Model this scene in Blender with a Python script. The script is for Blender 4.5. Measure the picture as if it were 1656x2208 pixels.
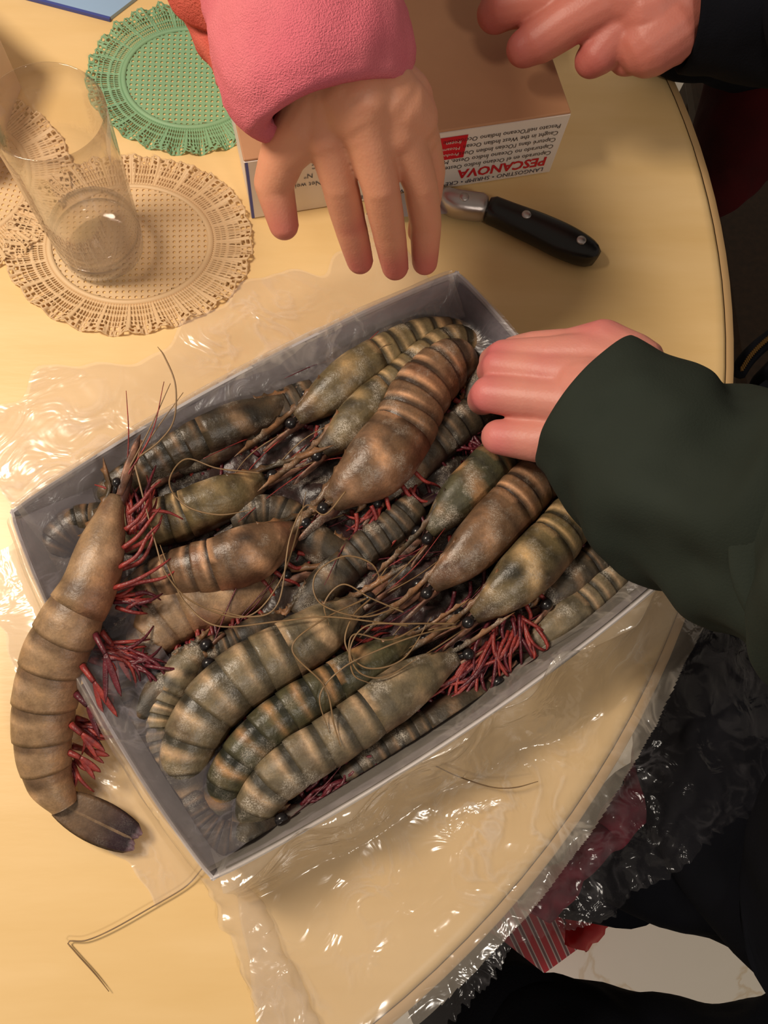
import bpy, bmesh, math, random
import numpy as np
from math import sin, cos, pi, radians, sqrt, atan2, hypot, exp
from mathutils import Vector, noise, Matrix
for o in list(bpy.data.objects): bpy.data.objects.remove(o)
SC = bpy.context.scene
TZ = 0.75                       # height of the table top over the floor
CH = 0.52                       # camera height over the table top
FPX = 1850.0                    # focal length in photo pixels
_n = -Vector(((700 - 828) / FPX, -(1660 - 1104) / FPX, -1.0)).normalized()     # up, seen from the camera (a slight roll and a 17 degree tilt)
_y = (Vector((0, 1, 0)) - _n * _n.y).normalized()
ROT = Matrix((_y.cross(_n), _y, _n))
# ---------------------------------------------------------------- camera
cd = bpy.data.cameras.new('camera'); cam = bpy.data.objects.new('camera', cd)
SC.collection.objects.link(cam); SC.camera = cam
cam.location = (0, 0, TZ + CH); cam.rotation_euler = ROT.to_euler()
cd.sensor_fit = 'VERTICAL'; cd.sensor_height = 36; cd.lens = FPX / 2208 * 36
cd.clip_start = 0.01; cd.clip_end = 50
# ---------------------------------------------------------------- world, lights, exposure
w = bpy.data.worlds.new('world'); SC.world = w; w.use_nodes = True
w.node_tree.nodes['Background'].inputs[0].default_value = (1.0, 0.84, 0.68, 1)
w.node_tree.nodes['Background'].inputs[1].default_value = 0.24
def area(name, loc, target, size, power, col):
    l = bpy.data.lights.new(name, 'AREA'); l.shape = 'DISK'; l.size = size; l.energy = power; l.color = col
    o = bpy.data.objects.new(name, l); SC.collection.objects.link(o); o.location = loc
    o.rotation_euler = (Vector(target) - Vector(loc)).to_track_quat('-Z', 'Y').to_euler(); return o
area('ceiling_lamp', (-0.50, 0.29, TZ + 0.80), (0.0, 0.15, TZ), 0.24, 8.2, (1.0, 0.86, 0.70))
area('room_lamp', (0.62, -1.0, TZ + 1.4), (0.2, 0, TZ), 0.26, 7.5, (1.0, 0.90, 0.78))
SC.view_settings.view_transform = 'Standard'; SC.view_settings.look = 'None'
SC.view_settings.gamma = 1; SC.view_settings.use_curve_mapping = False
SC.view_settings.exposure = 0.0
SC.cycles.transparent_max_bounces = 16; SC.cycles.max_bounces = 10; SC.cycles.transmission_bounces = 10
SC.cycles.caustics_refractive = False; SC.cycles.caustics_reflective = False
SC.cycles.sample_clamp_indirect = 4

# ---------------------------------------------------------------- helpers
def W(u, v, h=0.0):
    "a point of the place seen at photo pixel (u, v), h metres over the table top"
    d = ROT @ Vector(((u - 828) / FPX, -(v - 1104) / FPX, -1))
    t = (CH - h) / -d.z
    p = d * t; p.z = TZ + h
    return p
def M(u, v, h):
    "metres per photo pixel there"
    return (CH - h) / -(ROT @ Vector(((u - 828) / FPX, -(v - 1104) / FPX, -1))).z / FPX
def lin(c):
    return tuple((x / 255 / 12.92 if x <= 10 else ((x / 255 + .055) / 1.055) ** 2.4) for x in c) + (1,)
ORG = {}
def link(o, parent=None):
    SC.collection.objects.link(o)
    if parent: o.parent = parent
    return o
def thing(name, label, cat, loc, group=None):
    o = bpy.data.objects.new(name, None); link(o); o.location = loc; o.empty_display_size = .02
    ORG[o.name] = Vector(loc); o['label'] = label; o['category'] = cat
    if group: o['group'] = group
    return o
def tag(o, label, cat, group=None):
    o['label'] = label; o['category'] = cat
    if group: o['group'] = group
    return o
def org(p):
    while p is not None:
        if p.name in ORG: return ORG[p.name]
        p = p.parent
    return Vector((0, 0, 0))
def obj(name, V, F, mat, parent=None, smooth=True, cols=None, loc=None, label=None, kind=None):
    "mesh object from world-space vertices"
    me = bpy.data.meshes.new(name)
    o_ = org(parent) if parent else Vector(loc) if loc is not None else Vector((0, 0, 0))
    A = np.array([tuple(v) for v in V], dtype=float) - np.array(o_)
    me.from_pydata(A.tolist(), [], F)
    if mat: me.materials.append(mat)
    if smooth: me.polygons.foreach_set('use_smooth', [True] * len(me.polygons))
    if cols is not None:
        a = me.color_attributes.new('Col', 'FLOAT_COLOR', 'POINT')
        a.data.foreach_set('color', np.array(cols, dtype=np.float32).ravel())
    me.update()
    o = bpy.data.objects.new(name, me); link(o, parent)
    if not parent and loc is not None: o.location = loc; ORG[o.name] = Vector(loc)
    if label: o['label'] = label
    if kind: o['kind'] = kind
    return o
def loft(rings, cap0=True, cap1=True, closed=True):
    n = len(rings[0]); V = [p for r in rings for p in r]; F = []
    m = n if closed else n - 1
    for i in range(len(rings) - 1):
        for j in range(m):
            a, b = i * n + j, i * n + (j + 1) % n
            F.append((a, b, b + n, a + n))
    if cap0: F.append(tuple(range(n))[::-1])
    if cap1: F.append(tuple(range((len(rings) - 1) * n, len(rings) * n)))
    return V, F
def join(parts):
    V, F = [], []
    for v, f in parts:
        k = len(V); V += list(v); F += [tuple(i + k for i in q) for q in f]
    return V, F
def catmull(P, n):
    "P list of tuples -> n smooth samples (arc-length even on the first three coordinates)"
    P = np.array([tuple(p) for p in P], dtype=float)
    Q = np.vstack([2 * P[0] - P[1], P, 2 * P[-1] - P[-2]]); out = []
    for i in range(1, len(Q) - 2):
        for t in np.linspace(0, 1, 20, endpoint=False):
            a, b, c, d = Q[i - 1], Q[i], Q[i + 1], Q[i + 2]
            out.append(.5 * (2 * b + (c - a) * t + (2 * a - 5 * b + 4 * c - d) * t * t + (3 * b - 3 * c + d - a) * t ** 3))
    out.append(Q[-2]); out = np.array(out)
    L = np.r_[0, np.cumsum(np.linalg.norm(np.diff(out[:, :3], axis=0), axis=1))]
    s = np.linspace(0, L[-1], n)
    return np.array([np.interp(s, L, out[:, k]) for k in range(out.shape[1])]).T
def frames(C, up=Vector((0, 0, 1))):
    out = []
    for i in range(len(C)):
        a, b = C[max(0, i - 1)], C[min(len(C) - 1, i + 1)]
        T = (Vector(b[:3]) - Vector(a[:3])).normalized()
        S = T.cross(up)
        S = S.normalized() if S.length > 1e-4 else Vector((1, 0, 0))
        out.append((Vector(C[i][:3]), T, S, S.cross(T).normalized()))
    return out
def tube(P, r, n=6, m=None):
    "round tube through world points; r radius or list"
    m = m or max(2, len(P))
    rr = r if isinstance(r, (list, tuple)) else [r] * len(P)
    C = catmull([tuple(p) + (q,) for p, q in zip(P, rr)], m)
    rings = [[c + (S * cos(2 * pi * k / n) + U * sin(2 * pi * k / n)) * C[i][3] for k in range(n)] for i, (c, T, S, U) in enumerate(frames(C))]
    return loft(rings)
def box(cx, cy, cz, sx, sy, sz, ex=(1, 0), bev=0):
    ex = Vector((ex[0], ex[1], 0)).normalized(); ey = Vector((-ex.y, ex.x, 0)); V = []
    for k in (-1, 1):
        for a, b in ((-1, -1), (1, -1), (1, 1), (-1, 1)):
            V.append(Vector((cx, cy, cz)) + ex * a * sx / 2 + ey * b * sy / 2 + Vector((0, 0, k * sz / 2)))
    return V, [(3, 2, 1, 0), (4, 5, 6, 7), (0, 1, 5, 4), (1, 2, 6, 5), (2, 3, 7, 6), (3, 0, 4, 7)]
def bevel(o, wd, seg=2):
    m = o.modifiers.new('bevel', 'BEVEL'); m.width = wd; m.segments = seg; m.limit_method = 'ANGLE'; return o
def nz(p, s): return noise.noise(Vector(p) * s)
def fbm(p, s, o=3): return noise.fractal(Vector(p) * s, 1.0, 2.0, o)

# ---------------------------------------------------------------- materials
def newmat(name):
    m = bpy.data.materials.new(name); m.use_nodes = True; nt = m.node_tree; nt.nodes.clear()
    out = nt.nodes.new('ShaderNodeOutputMaterial'); return m, nt, out
def node(nt, t, **kw):
    n = nt.nodes.new(t)
    for k, v in kw.items():
        if k.startswith('i_'):
            n.inputs[int(k[2:]) if k[2:].isdigit() else k[2:].replace('_', ' ')].default_value = v
        else: setattr(n, k, v)
    return n
def ramp(nt, src, stops):
    r = nt.nodes.new('ShaderNodeValToRGB'); nt.links.new(src, r.inputs[0]); e = r.color_ramp.elements
    while len(e) < len(stops): e.new(.5)
    for q, (p, c) in zip(e, stops): q.position = p; q.color = c if len(c) == 4 else tuple(c) + (1,)
    return r.outputs[0]
def mixc(nt, f, a, b, mode='MIX'):
    m = nt.nodes.new('ShaderNodeMix'); m.data_type = 'RGBA'; m.blend_type = mode
    for k, x in ((0, f), (6, a), (7, b)):
        if isinstance(x, (float, int, tuple)): m.inputs[k].default_value = x
        else: nt.links.new(x, m.inputs[k])
    return m.outputs[2]
def simple(name, col, rough=.5, metal=0, col2=None, ns=40, bump=0, bs=300, stretch=None, spec=.5, sheen=0, sss=0):
    m, nt, out = newmat(name); L = nt.links.new
    p = node(nt, 'ShaderNodeBsdfPrincipled'); L(p.outputs[0], out.inputs[0])
    p.inputs['Roughness'].default_value = rough; p.inputs['Metallic'].default_value = metal
    p.inputs['Specular IOR Level'].default_value = spec
    if sheen: p.inputs['Sheen Weight'].default_value = sheen; p.inputs['Sheen Tint'].default_value = lin(col)
    if sss:
        p.inputs['Subsurface Weight'].default_value = sss; p.inputs['Subsurface Radius'].default_value = (.008, .003, .0015)
        p.inputs['Subsurface Scale'].default_value = 1
    tc = node(nt, 'ShaderNodeTexCoord'); mp = node(nt, 'ShaderNodeMapping'); L(tc.outputs['Object'], mp.inputs[0])
    if stretch: mp.inputs['Scale'].default_value = stretch
    if col2:
        n = node(nt, 'ShaderNodeTexNoise'); n.inputs['Scale'].default_value = ns; n.inputs['Detail'].default_value = 4
        L(mp.outputs[0], n.inputs['Vector'])
        L(ramp(nt, n.outputs[0], [(.35, lin(col)), (.68, lin(col2))]), p.inputs['Base Color'])
    else: p.inputs['Base Color'].default_value = lin(col)
    if bump:
        n = node(nt, 'ShaderNodeTexNoise'); n.inputs['Scale'].default_value = bs; n.inputs['Detail'].default_value = 3
        L(mp.outputs[0], n.inputs['Vector'])
        b = node(nt, 'ShaderNodeBump'); b.inputs['Distance'].default_value = .002; b.inputs['Strength'].default_value = bump
        L(n.outputs[0], b.inputs['Height']); L(b.outputs[0], p.inputs['Normal'])
    return m
def shellmat(name, frost=.5, rough=.36, sss=.0):
    "colour from the vertex attribute, mottled, with frost crystals"
    m, nt, out = newmat(name); L = nt.links.new
    p = node(nt, 'ShaderNodeBsdfPrincipled'); L(p.outputs[0], out.inputs[0])
    at = node(nt, 'ShaderNodeAttribute', attribute_name='Col'); tc = node(nt, 'ShaderNodeTexCoord')
    def N(s, d=4, rg=.6):
        n = node(nt, 'ShaderNodeTexNoise'); n.inputs['Scale'].default_value = s; n.inputs['Detail'].default_value = d
        n.inputs['Roughness'].default_value = rg; L(tc.outputs['Object'], n.inputs['Vector']); return n.outputs[0]
    v = ramp(nt, N(95, 5), [(.3, (.58, .54, .50)), (.5, (1, 1, 1)), (.72, (1.4, 1.3, 1.15))])
    c = mixc(nt, .85, at.outputs[0], v, 'MULTIPLY')
    v2 = ramp(nt, N(900, 2), [(.35, (.8, .8, .8)), (.65, (1.12, 1.12, 1.12))])
    c = mixc(nt, .6, c, v2, 'MULTIPLY')
    fm = node(nt, 'ShaderNodeMath', operation='MULTIPLY'); L(ramp(nt, N(60, 3), [(.52, (0, 0, 0)), (.72, (1, 1, 1))]), fm.inputs[0])
    L(ramp(nt, N(1400, 2, .8), [(.45, (.1, .1, .1)), (.62, (1, 1, 1))]), fm.inputs[1])
    f2 = node(nt, 'ShaderNodeMath', operation='MULTIPLY'); L(fm.outputs[0], f2.inputs[0]); f2.inputs[1].default_value = frost
    c = mixc(nt, f2.outputs[0], c, lin((205, 195, 180)))
    L(c, p.inputs['Base Color']); p.inputs['Roughness'].default_value = rough
    p.inputs['Specular IOR Level'].default_value = .45
    b = node(nt, 'ShaderNodeBump'); b.inputs['Distance'].default_value = .0012; b.inputs['Strength'].default_value = .35
    L(N(330, 4), b.inputs['Height']); L(b.outputs[0], p.inputs['Normal'])
    return m
def filmmat(name, haze=.10, tint=(235, 228, 215), rs=70, cre=.5, gloss=.5, gmin=.02, gr=.22, bmp=.35):
    m, nt, out = newmat(name); L = nt.links.new
    tc = node(nt, 'ShaderNodeTexCoord')
    n = node(nt, 'ShaderNodeTexNoise'); n.inputs['Scale'].default_value = rs; n.inputs['Detail'].default_value = 3
    n.inputs['Distortion'].default_value = 1.2; L(tc.outputs['Object'], n.inputs['Vector'])
    rid = ramp(nt, n.outputs[0], [(.44, (0, 0, 0)), (.5, (1, 1, 1)), (.56, (0, 0, 0))])
    n2 = node(nt, 'ShaderNodeTexNoise'); n2.inputs['Scale'].default_value = rs * .35; n2.inputs['Detail'].default_value = 2
    L(tc.outputs['Object'], n2.inputs['Vector'])
    big = ramp(nt, n2.outputs[0], [(.45, (0, 0, 0)), (.7, (1, 1, 1))])
    mm = node(nt, 'ShaderNodeMath', operation='MULTIPLY'); L(rid, mm.inputs[0]); L(big, mm.inputs[1])
    sc_ = node(nt, 'ShaderNodeMath', operation='MULTIPLY_ADD'); L(mm.outputs[0], sc_.inputs[0])
    sc_.inputs[1].default_value = cre; sc_.inputs[2].default_value = haze
    b = node(nt, 'ShaderNodeBump'); b.inputs['Distance'].default_value = .004; b.inputs['Strength'].default_value = bmp
    L(n.outputs[0], b.inputs['Height'])
    tr = node(nt, 'ShaderNodeBsdfTransparent'); df = node(nt, 'ShaderNodeBsdfDiffuse'); tl = node(nt, 'ShaderNodeBsdfTranslucent')
    df.inputs[0].default_value = lin(tint); tl.inputs[0].default_value = lin(tint)
    gl = node(nt, 'ShaderNodeBsdfGlossy'); gl.inputs['Roughness'].default_value = gr
    L(b.outputs[0], gl.inputs['Normal'])
    fr = node(nt, 'ShaderNodeLayerWeight'); fr.inputs[0].default_value = .5; L(b.outputs[0], fr.inputs['Normal'])
    dd = node(nt, 'ShaderNodeMixShader'); dd.inputs[0].default_value = .3; L(df.outputs[0], dd.inputs[1]); L(tl.outputs[0], dd.inputs[2])
    m1 = node(nt, 'ShaderNodeMixShader'); L(sc_.outputs[0], m1.inputs[0]); L(tr.outputs[0], m1.inputs[1]); L(dd.outputs[0], m1.inputs[2])
    fm = node(nt, 'ShaderNodeMath', operation='MULTIPLY_ADD'); pw = node(nt, 'ShaderNodeMath', operation='POWER'); L(fr.outputs['Facing'], pw.inputs[0]); pw.inputs[1].default_value = 2.5; L(pw.outputs[0], fm.inputs[0]); fm.inputs[1].default_value = gloss; fm.inputs[2].default_value = gmin
    fm.use_clamp = True
    m2 = node(nt, 'ShaderNodeMixShader'); L(fm.outputs[0], m2.inputs[0]); L(m1.outputs[0], m2.inputs[1]); L(gl.outputs[0], m2.inputs[2])
    L(m2.outputs[0], out.inputs[0]); return m
def thinglass(name, gmin=.02, pwr=2.6, tc=.975, refl_white=0):  # last argument mixes in pale translucence that imitates bright reflections
    m, nt, out = newmat(name); L = nt.links.new
    tr = node(nt, 'ShaderNodeBsdfTransparent'); tr.inputs[0].default_value = (tc, tc - .01, tc - .02, 1)
    gl = node(nt, 'ShaderNodeBsdfGlossy'); gl.inputs['Roughness'].default_value = .03
    fr = node(nt, 'ShaderNodeLayerWeight'); fr.inputs[0].default_value = .5; pw = node(nt, 'ShaderNodeMath', operation='POWER'); L(fr.outputs['Facing'], pw.inputs[0]); pw.inputs[1].default_value = pwr; fm = node(nt, 'ShaderNodeMath', operation='MULTIPLY_ADD'); L(pw.outputs[0], fm.inputs[0]); fm.inputs[1].default_value = .85; fm.inputs[2].default_value = gmin
    mx = node(nt, 'ShaderNodeMixShader'); L(fm.outputs[0], mx.inputs[0]); df = node(nt, 'ShaderNodeBsdfTranslucent'); df.inputs[0].default_value = (.9, .86, .88, 1); mc = node(nt, 'ShaderNodeMixShader'); mc.inputs[0].default_value = refl_white; L(tr.outputs[0], mc.inputs[1]); L(df.outputs[0], mc.inputs[2]); L(mc.outputs[0], mx.inputs[1]); L(gl.outputs[0], mx.inputs[2])
    L(mx.outputs[0], out.inputs[0]); return m
def glassmat(name, ior, rough=0, col=(1, 1, 1, 1), clear=.6):
    m, nt, out = newmat(name); g = node(nt, 'ShaderNodeBsdfGlass'); g.inputs['IOR'].default_value = ior
    g.inputs['Roughness'].default_value = rough; g.inputs[0].default_value = col
    t = node(nt, 'ShaderNodeBsdfTransparent'); x = node(nt, 'ShaderNodeMixShader'); x.inputs[0].default_value = clear; nt.links.new(g.outputs[0], x.inputs[1]); nt.links.new(t.outputs[0], x.inputs[2])
    nt.links.new(x.outputs[0], out.inputs[0]); return m

MAT = dict(
    table=simple('birch_laminate', (234, 200, 144), .38, col2=(226, 190, 130), ns=7, bump=.04, bs=60, stretch=(1, 5, 1)),
    edge=simple('table_edge', (196, 160, 112), .5),
    leg=simple('table_leg_wood', (150, 110, 70), .5, col2=(130, 92, 55), ns=20, stretch=(6, 6, 1)),
    card=simple('white_card', (212, 206, 204), .6, col2=(196, 190, 192), ns=30),
    inner=simple('inner_card', (156, 148, 156), .45, col2=(112, 106, 114), ns=60, bump=.2, bs=200),
    kraft=simple('kraft_card', (190, 140, 102), .6, col2=(180, 130, 94), ns=14, bump=.1, bs=120),
    white=simple('label_white', (226, 214, 204), .5),
    red=simple('print_red', (200, 22, 38), .5), navy=simple('print_navy', (40, 44, 72), .5), black=simple('print_black', (52, 46, 50), .5),
    blueline=simple('print_blue', (70, 78, 150), .5),
    green=simple('green_rubber_lace', (126, 166, 130), .55, col2=(136, 172, 130), ns=12),
    beige=simple('beige_rubber_lace', (220, 188, 146), .55, col2=(210, 176, 132), ns=12),
    skinA=None,
    pink=simple('pink_fleece', (204, 104, 118), .95, col2=(216, 124, 130), ns=18, bump=.7, bs=1300, sheen=.4, spec=.1),
    coral=simple('coral_knit', (190, 74, 66), .95, col2=(206, 112, 96), ns=18, bump=.5, bs=900, spec=.1),
    dgreen=simple('dark_green_cloth', (37, 43, 37), .85, col2=(42, 48, 42), ns=15, bump=.15, bs=900, spec=.15, sheen=.1),
    blackc=simple('black_cloth', (12, 13, 18), .9, col2=(17, 18, 24), ns=18, bump=.2, bs=700, spec=.08),
    maroon=simple('maroon_cloth', (62, 10, 14), .9, col2=(40, 10, 10), ns=14, bump=.2, bs=500, spec=.1),
    brownw=simple('dark_brown_wood', (50, 34, 20), .5, col2=(38, 26, 15), ns=18, stretch=(8, 8, 1), spec=.3),
    steel=simple('brushed_steel', (190, 182, 180), .28, metal=1, bump=.1, bs=800, stretch=(1, 20, 1)),
    handle=simple('black_handle', (16, 15, 15), .32),
    zip=simple('zip_metal', (120, 90, 50), .4, metal=1),
    eye=simple('prawn_eye', (26, 24, 26), .25), legs=simple('prawn_leg_red', (150, 54, 46), .45, col2=(100, 34, 38), ns=160, bump=.3, bs=600),
    legd=simple('prawn_leg_dark', (98, 30, 40), .4, col2=(64, 22, 32), ns=160, bump=.3, bs=600),
    ant=simple('prawn_whisker', (134, 106, 72), .45, col2=(112, 88, 60), ns=90),
    shell=shellmat('prawn_shell', .55), frosty=shellmat('prawn_shell_frosted', .95, .5), loose=shellmat('prawn_shell_thawed', .12, .42),
    shellice=shellmat('frozen_juice', .8, .35),
    film=filmmat('clear_film', .22, (242, 230, 218), rs=30, cre=.35, gloss=.4, gmin=.05, gr=.2, bmp=.8), filmt=filmmat('clear_film_on_table', .21, (240, 230, 216), rs=34, cre=.42, gloss=.5, gmin=.08, gr=.17, bmp=.75), filmg=filmmat('frosty_film', .22, (158, 152, 160), 60, .4),
    filmc=filmmat('crumpled_film', .02, (205, 202, 210), 45, .10, gloss=.30, gmin=.02, gr=.13, bmp=.8),
    glassw=thinglass('glass_wall', .035, 2.4), glassb=thinglass('glass_base', .09, 2.2, .985, .10), water=thinglass('water', .06, 2.4, .985, .10),  # base and water whitened in the material to stand in for reflections
    blue=simple('pale_blue_card', (150, 180, 214), .4), blued=simple('blue_print', (66, 78, 150), .5),
    carton=simple('pale_carton', (206, 176, 150), .45, col2=(214, 186, 160), ns=10),
)
def marble():
    m, nt, out = newmat('cream_marble'); L = nt.links.new
    p = node(nt, 'ShaderNodeBsdfPrincipled'); L(p.outputs[0], out.inputs[0]); p.inputs['Roughness'].default_value = .3
    tc = node(nt, 'ShaderNodeTexCoord'); n = node(nt, 'ShaderNodeTexNoise'); n.inputs['Scale'].default_value = 5
    n.inputs['Detail'].default_value = 6; n.inputs['Distortion'].default_value = .8; L(tc.outputs['Object'], n.inputs['Vector'])
    c = ramp(nt, n.outputs[0], [(.3, lin((232, 226, 210))), (.49, lin((238, 232, 218))), (.505, lin((222, 206, 178))), (.52, lin((238, 232, 218))), (.8, lin((242, 236, 224)))])
    L(c, p.inputs['Base Color']); return m
MAT['marble'] = marble()
def skin(name, a, b):
    m, nt, out = newmat(name); L = nt.links.new
    p = node(nt, 'ShaderNodeBsdfPrincipled'); L(p.outputs[0], out.inputs[0]); p.inputs['Roughness'].default_value = .5
    p.inputs['Subsurface Weight'].default_value = .25; p.inputs['Subsurface Radius'].default_value = (.008, .003, .0015); p.inputs['Subsurface Scale'].default_value = 1
    at = node(nt, 'ShaderNodeAttribute', attribute_name='Col'); tc = node(nt, 'ShaderNodeTexCoord')
    n = node(nt, 'ShaderNodeTexNoise'); n.inputs['Scale'].default_value = 45; n.inputs['Detail'].default_value = 3; L(tc.outputs['Object'], n.inputs['Vector'])
    ad = node(nt, 'ShaderNodeMath', operation='MULTIPLY_ADD'); L(n.outputs[0], ad.inputs[0]); ad.inputs[1].default_value = .6; ad.inputs[2].default_value = -.3
    a2 = node(nt, 'ShaderNodeMath', operation='ADD', use_clamp=True); L(ad.outputs[0], a2.inputs[0]); L(at.outputs[2], a2.inputs[1])
    L(mixc(nt, a2.outputs[0], lin(a), lin(b)), p.inputs['Base Color'])
    n3 = node(nt, 'ShaderNodeTexVoronoi'); n3.inputs['Scale'].default_value = 700; L(tc.outputs['Object'], n3.inputs['Vector'])
    bp = node(nt, 'ShaderNodeBump'); bp.inputs['Strength'].default_value = .12; bp.inputs['Distance'].default_value = .0006
    L(n3.outputs[0], bp.inputs['Height']); L(bp.outputs[0], p.inputs['Normal']); return m
MAT['skinA'] = skin('skin_left', (204, 142, 112), (186, 96, 92))
MAT['skinB'] = skin('skin_top', (182, 108, 94), (160, 74, 76))
MAT['skinC'] = skin('skin_right', (208, 138, 124), (196, 104, 106))

# ================================================================ setting
V, F = box(0, 0, -.02, 5, 5, .04); fl = obj('floor', V, F, MAT['marble'], smooth=False); fl['kind'] = 'structure'

# ================================================================ round table
TC = Vector((-0.2998, 0.3521, 0)); TR = 0.5915
tab = thing('round_table', 'round dining table with pale yellow birch top under everything', 'table', (TC.x, TC.y, 0))
def disc(prof, n=160):
    return loft([[Vector((TC.x + r * cos(2 * pi * k / n), TC.y + r * sin(2 * pi * k / n), z)) for k in range(n)] for r, z in prof])
V, F = disc([(TR - .004, TZ - .026), (TR - .008, TZ - .003), (TR - .011, TZ - .0005), (TR - .016, TZ)]); obj('tabletop', V, F, MAT['table'], tab)
V, F = disc([(TR - .0035, TZ - .028), (TR, TZ - .026), (TR + .001, TZ - .013), (TR - .002, TZ - .003), (TR - .0075, TZ - .0028)])
obj('edge_band', V, F[:-2], MAT['edge'], tab, label='paler rounded rim of the table top')
V, F = disc([(.30, TZ - .09), (.30, TZ - .028)], 60); obj('apron', V, F, MAT['leg'], tab)
V, F = disc([(.05, .05), (.06, .2), (.04, .5), (.07, TZ - .09)], 30); obj('pedestal', V, F, MAT['leg'], tab)
for k in range(4):
    a = k * pi / 2 + .5; d = Vector((cos(a), sin(a), 0)); b = Vector((TC.x, TC.y, 0))
    V, F = tube([b + d * .03 + Vector((0, 0, .12)), b + d * .2 + Vector((0, 0, .06)), b + d * .33 + Vector((0, 0, .022))], [.03, .025, .02], 10, 8); obj('foot', V, F, MAT['leg'], tab)

# ================================================================ doilies
def doily(cx, cy, R, mat, label, ry=None, rot=0, z0=.0, seed=0, gap=.0042, rin=.64, nsc=24):
    t = thing('lace_doily', label, 'place mat', (cx, cy, TZ + z0), 'lace place mats')
    ry = ry or R; rx = R; th = .0009
    def pt(a, q, z):
        x, y = rx * q * cos(a), ry * q * sin(a)
        return Vector((cx + x * cos(rot) - y * sin(rot), cy + x * sin(rot) + y * cos(rot), TZ + z0 + z))
    # perforated centre: a square cell with a round hole
    V, F = [], []; n = int(rx * rin / gap) + 1
    for i in range(-n, n + 1):
        for j in range(-n, n + 1):
            X, Y = i * gap, j * gap
            if (X / (rx * rin)) ** 2 + (Y / (ry * rin)) ** 2 > .98: continue
            k = len(V); hw = gap / 2; rr = gap * .27
            def Q(x, y, z): return Vector((cx + x * cos(rot) - y * sin(rot), cy + x * sin(rot) + y * cos(rot), TZ + z0 + z))
            out = [(-hw, -hw), (0, -hw), (hw, -hw), (hw, 0), (hw, hw), (0, hw), (-hw, hw), (-hw, 0)]
            for x, y in out: V.append(Q(X + x, Y + y, th))
            for m_ in range(8):
                a = -3 * pi / 4 + m_ * pi / 4; V.append(Q(X + rr * cos(a), Y + rr * sin(a), th))
            for m_ in range(8):
                a = -3 * pi / 4 + m_ * pi / 4; V.append(Q(X + rr * cos(a), Y + rr * sin(a), 0.0001))
            for m_ in range(8):
                b = (m_ + 1) % 8; F.append((k + m_, k + b, k + 8 + b, k + 8 + m_)); F.append((k + 8 + m_, k + 8 + b, k + 16 + b, k + 16 + m_))
    obj('perforated_center', V, F, mat, t, smooth=False)
    # raised ring
    NA = nsc * 32
    rings = [[pt(2 * pi * k / NA, q, z) for k in range(NA)] for q, z in ((rin - .02, .0002), (rin - .02, .0014), (rin, .0019), (rin + .025, .0014), (rin + .03, .0002))]
    V, F = loft(rings, False, False); obj('inner_ring', V, F, mat, t)
    # ruffled lace frill with slots
    NR = 22; V, F = [], []
    for i in range(NR + 1):
        f = i / NR
        for k in range(NA):
            a = 2 * pi * k / NA; sc = abs(sin(nsc / 2 * a))
            q = rin + .025 + f * (1 - rin - .025) * (1 - .10 * f * (1 - sc ** .6) - .03 * f * sin(5 * a + seed))
            z = .0008 + f * f * (.0016 + .0022 * sin(nsc * a + seed) + .0012 * sin(nsc * 2.5 * a + 2 * seed)) + .0005 * sin(NA / 4 * a)
            V.append(pt(a + .02 * f * sin(nsc * a), q, max(z, .0003)))
    for i in range(NR):
        for k in range(NA):
            r = k % 32
            hole = False
            if 2 <= i <= 6 or 9 <= i <= 14: hole = (k % 4) in (1, 2) and i not in (4, 12) and r not in (0, 1, 30, 31)
            if 16 <= i <= 17: hole = (k % 8) in (2, 3, 4, 5)
            if 19 <= i <= 20: hole = (k % 6) in (1, 2, 3)
            if hole: continue
            a, b = i * NA + k, i * NA + (k + 1) % NA
            F.append((a, b, b + NA, a + NA))
    o = obj('lace_frill', V, F, mat, t)
    m = o.modifiers.new('s', 'SOLIDIFY'); m.thickness = .0007; m.offset = 1
    return t
c = W(282, 525, 0); e1 = W(15, 525, 0); e2 = W(555, 525, 0); e3 = W(282, 722, 0)
doily(c.x, c.y, (e2.x - e1.x) / 2, MAT['beige'], 'beige rubber lace doily standing the drinking glass near table front', ry=(c.y - e3.y) * 1.02, rot=.05, seed=1.3)
c2 = W(410, 168, 0); doily(c2.x, c2.y, (W(410, 168, 0) - W(186, 168, 0)).length, MAT['green'], 'mint green rubber lace doily beside the pink sleeve', rot=.0, seed=.4, ry=(W(410, 168, 0) - W(410, 337, 0)).length)
c3 = W(-110, 385, 0); doily(c3.x, c3.y, .084, MAT['beige'], 'beige rubber lace doily cut off by the left edge of the photo', rot=-.2, seed=2.2, z0=-.00015, ry=.078)

# ================================================================ drinking glass
gb = W(222, 535, .004); ga = Vector((gb.x, gb.y, TZ + .0032))
gl = thing('drinking_glass', 'clear tumbler with a little water standing on beige doily', 'glass', ga)
def lathe(prof, c, n=72, cap0=False, cap1=False):
    return loft([[Vector((c.x + r * cos(2 * pi * k / n), c.y + r * sin(2 * pi * k / n), c.z + z)) for k in range(n)] for r, z in prof], cap0, cap1)
GH = .128
def rw(z): return .0275 + .0050 * min(1, z / GH) ** .8
wall = [(rw(.016), .016)] + [(rw(z), z) for z in (.03, .05, .08, .11, GH - .001)] + [(rw(GH) - .0005, GH), (rw(GH) - .0012, GH - .001)] + [(rw(z) - .0015, z) for z in (.11, .08, .05, .03, .0165)]
V, F = lathe(wall, ga); obj('glass_wall', V, F, MAT['glassw'], gl)
V, F = lathe([(.021, 0), (.0255, .0012), (.0275, .004), (rw(.01), .010), (rw(.016), .016), (rw(.016) - .0015, .0158), (.0225, .011), (.014, .0095)], ga, 72, True, True); obj('glass_base', V, F, MAT['glassb'], gl, label='thick clear bottom of the glass')
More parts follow.
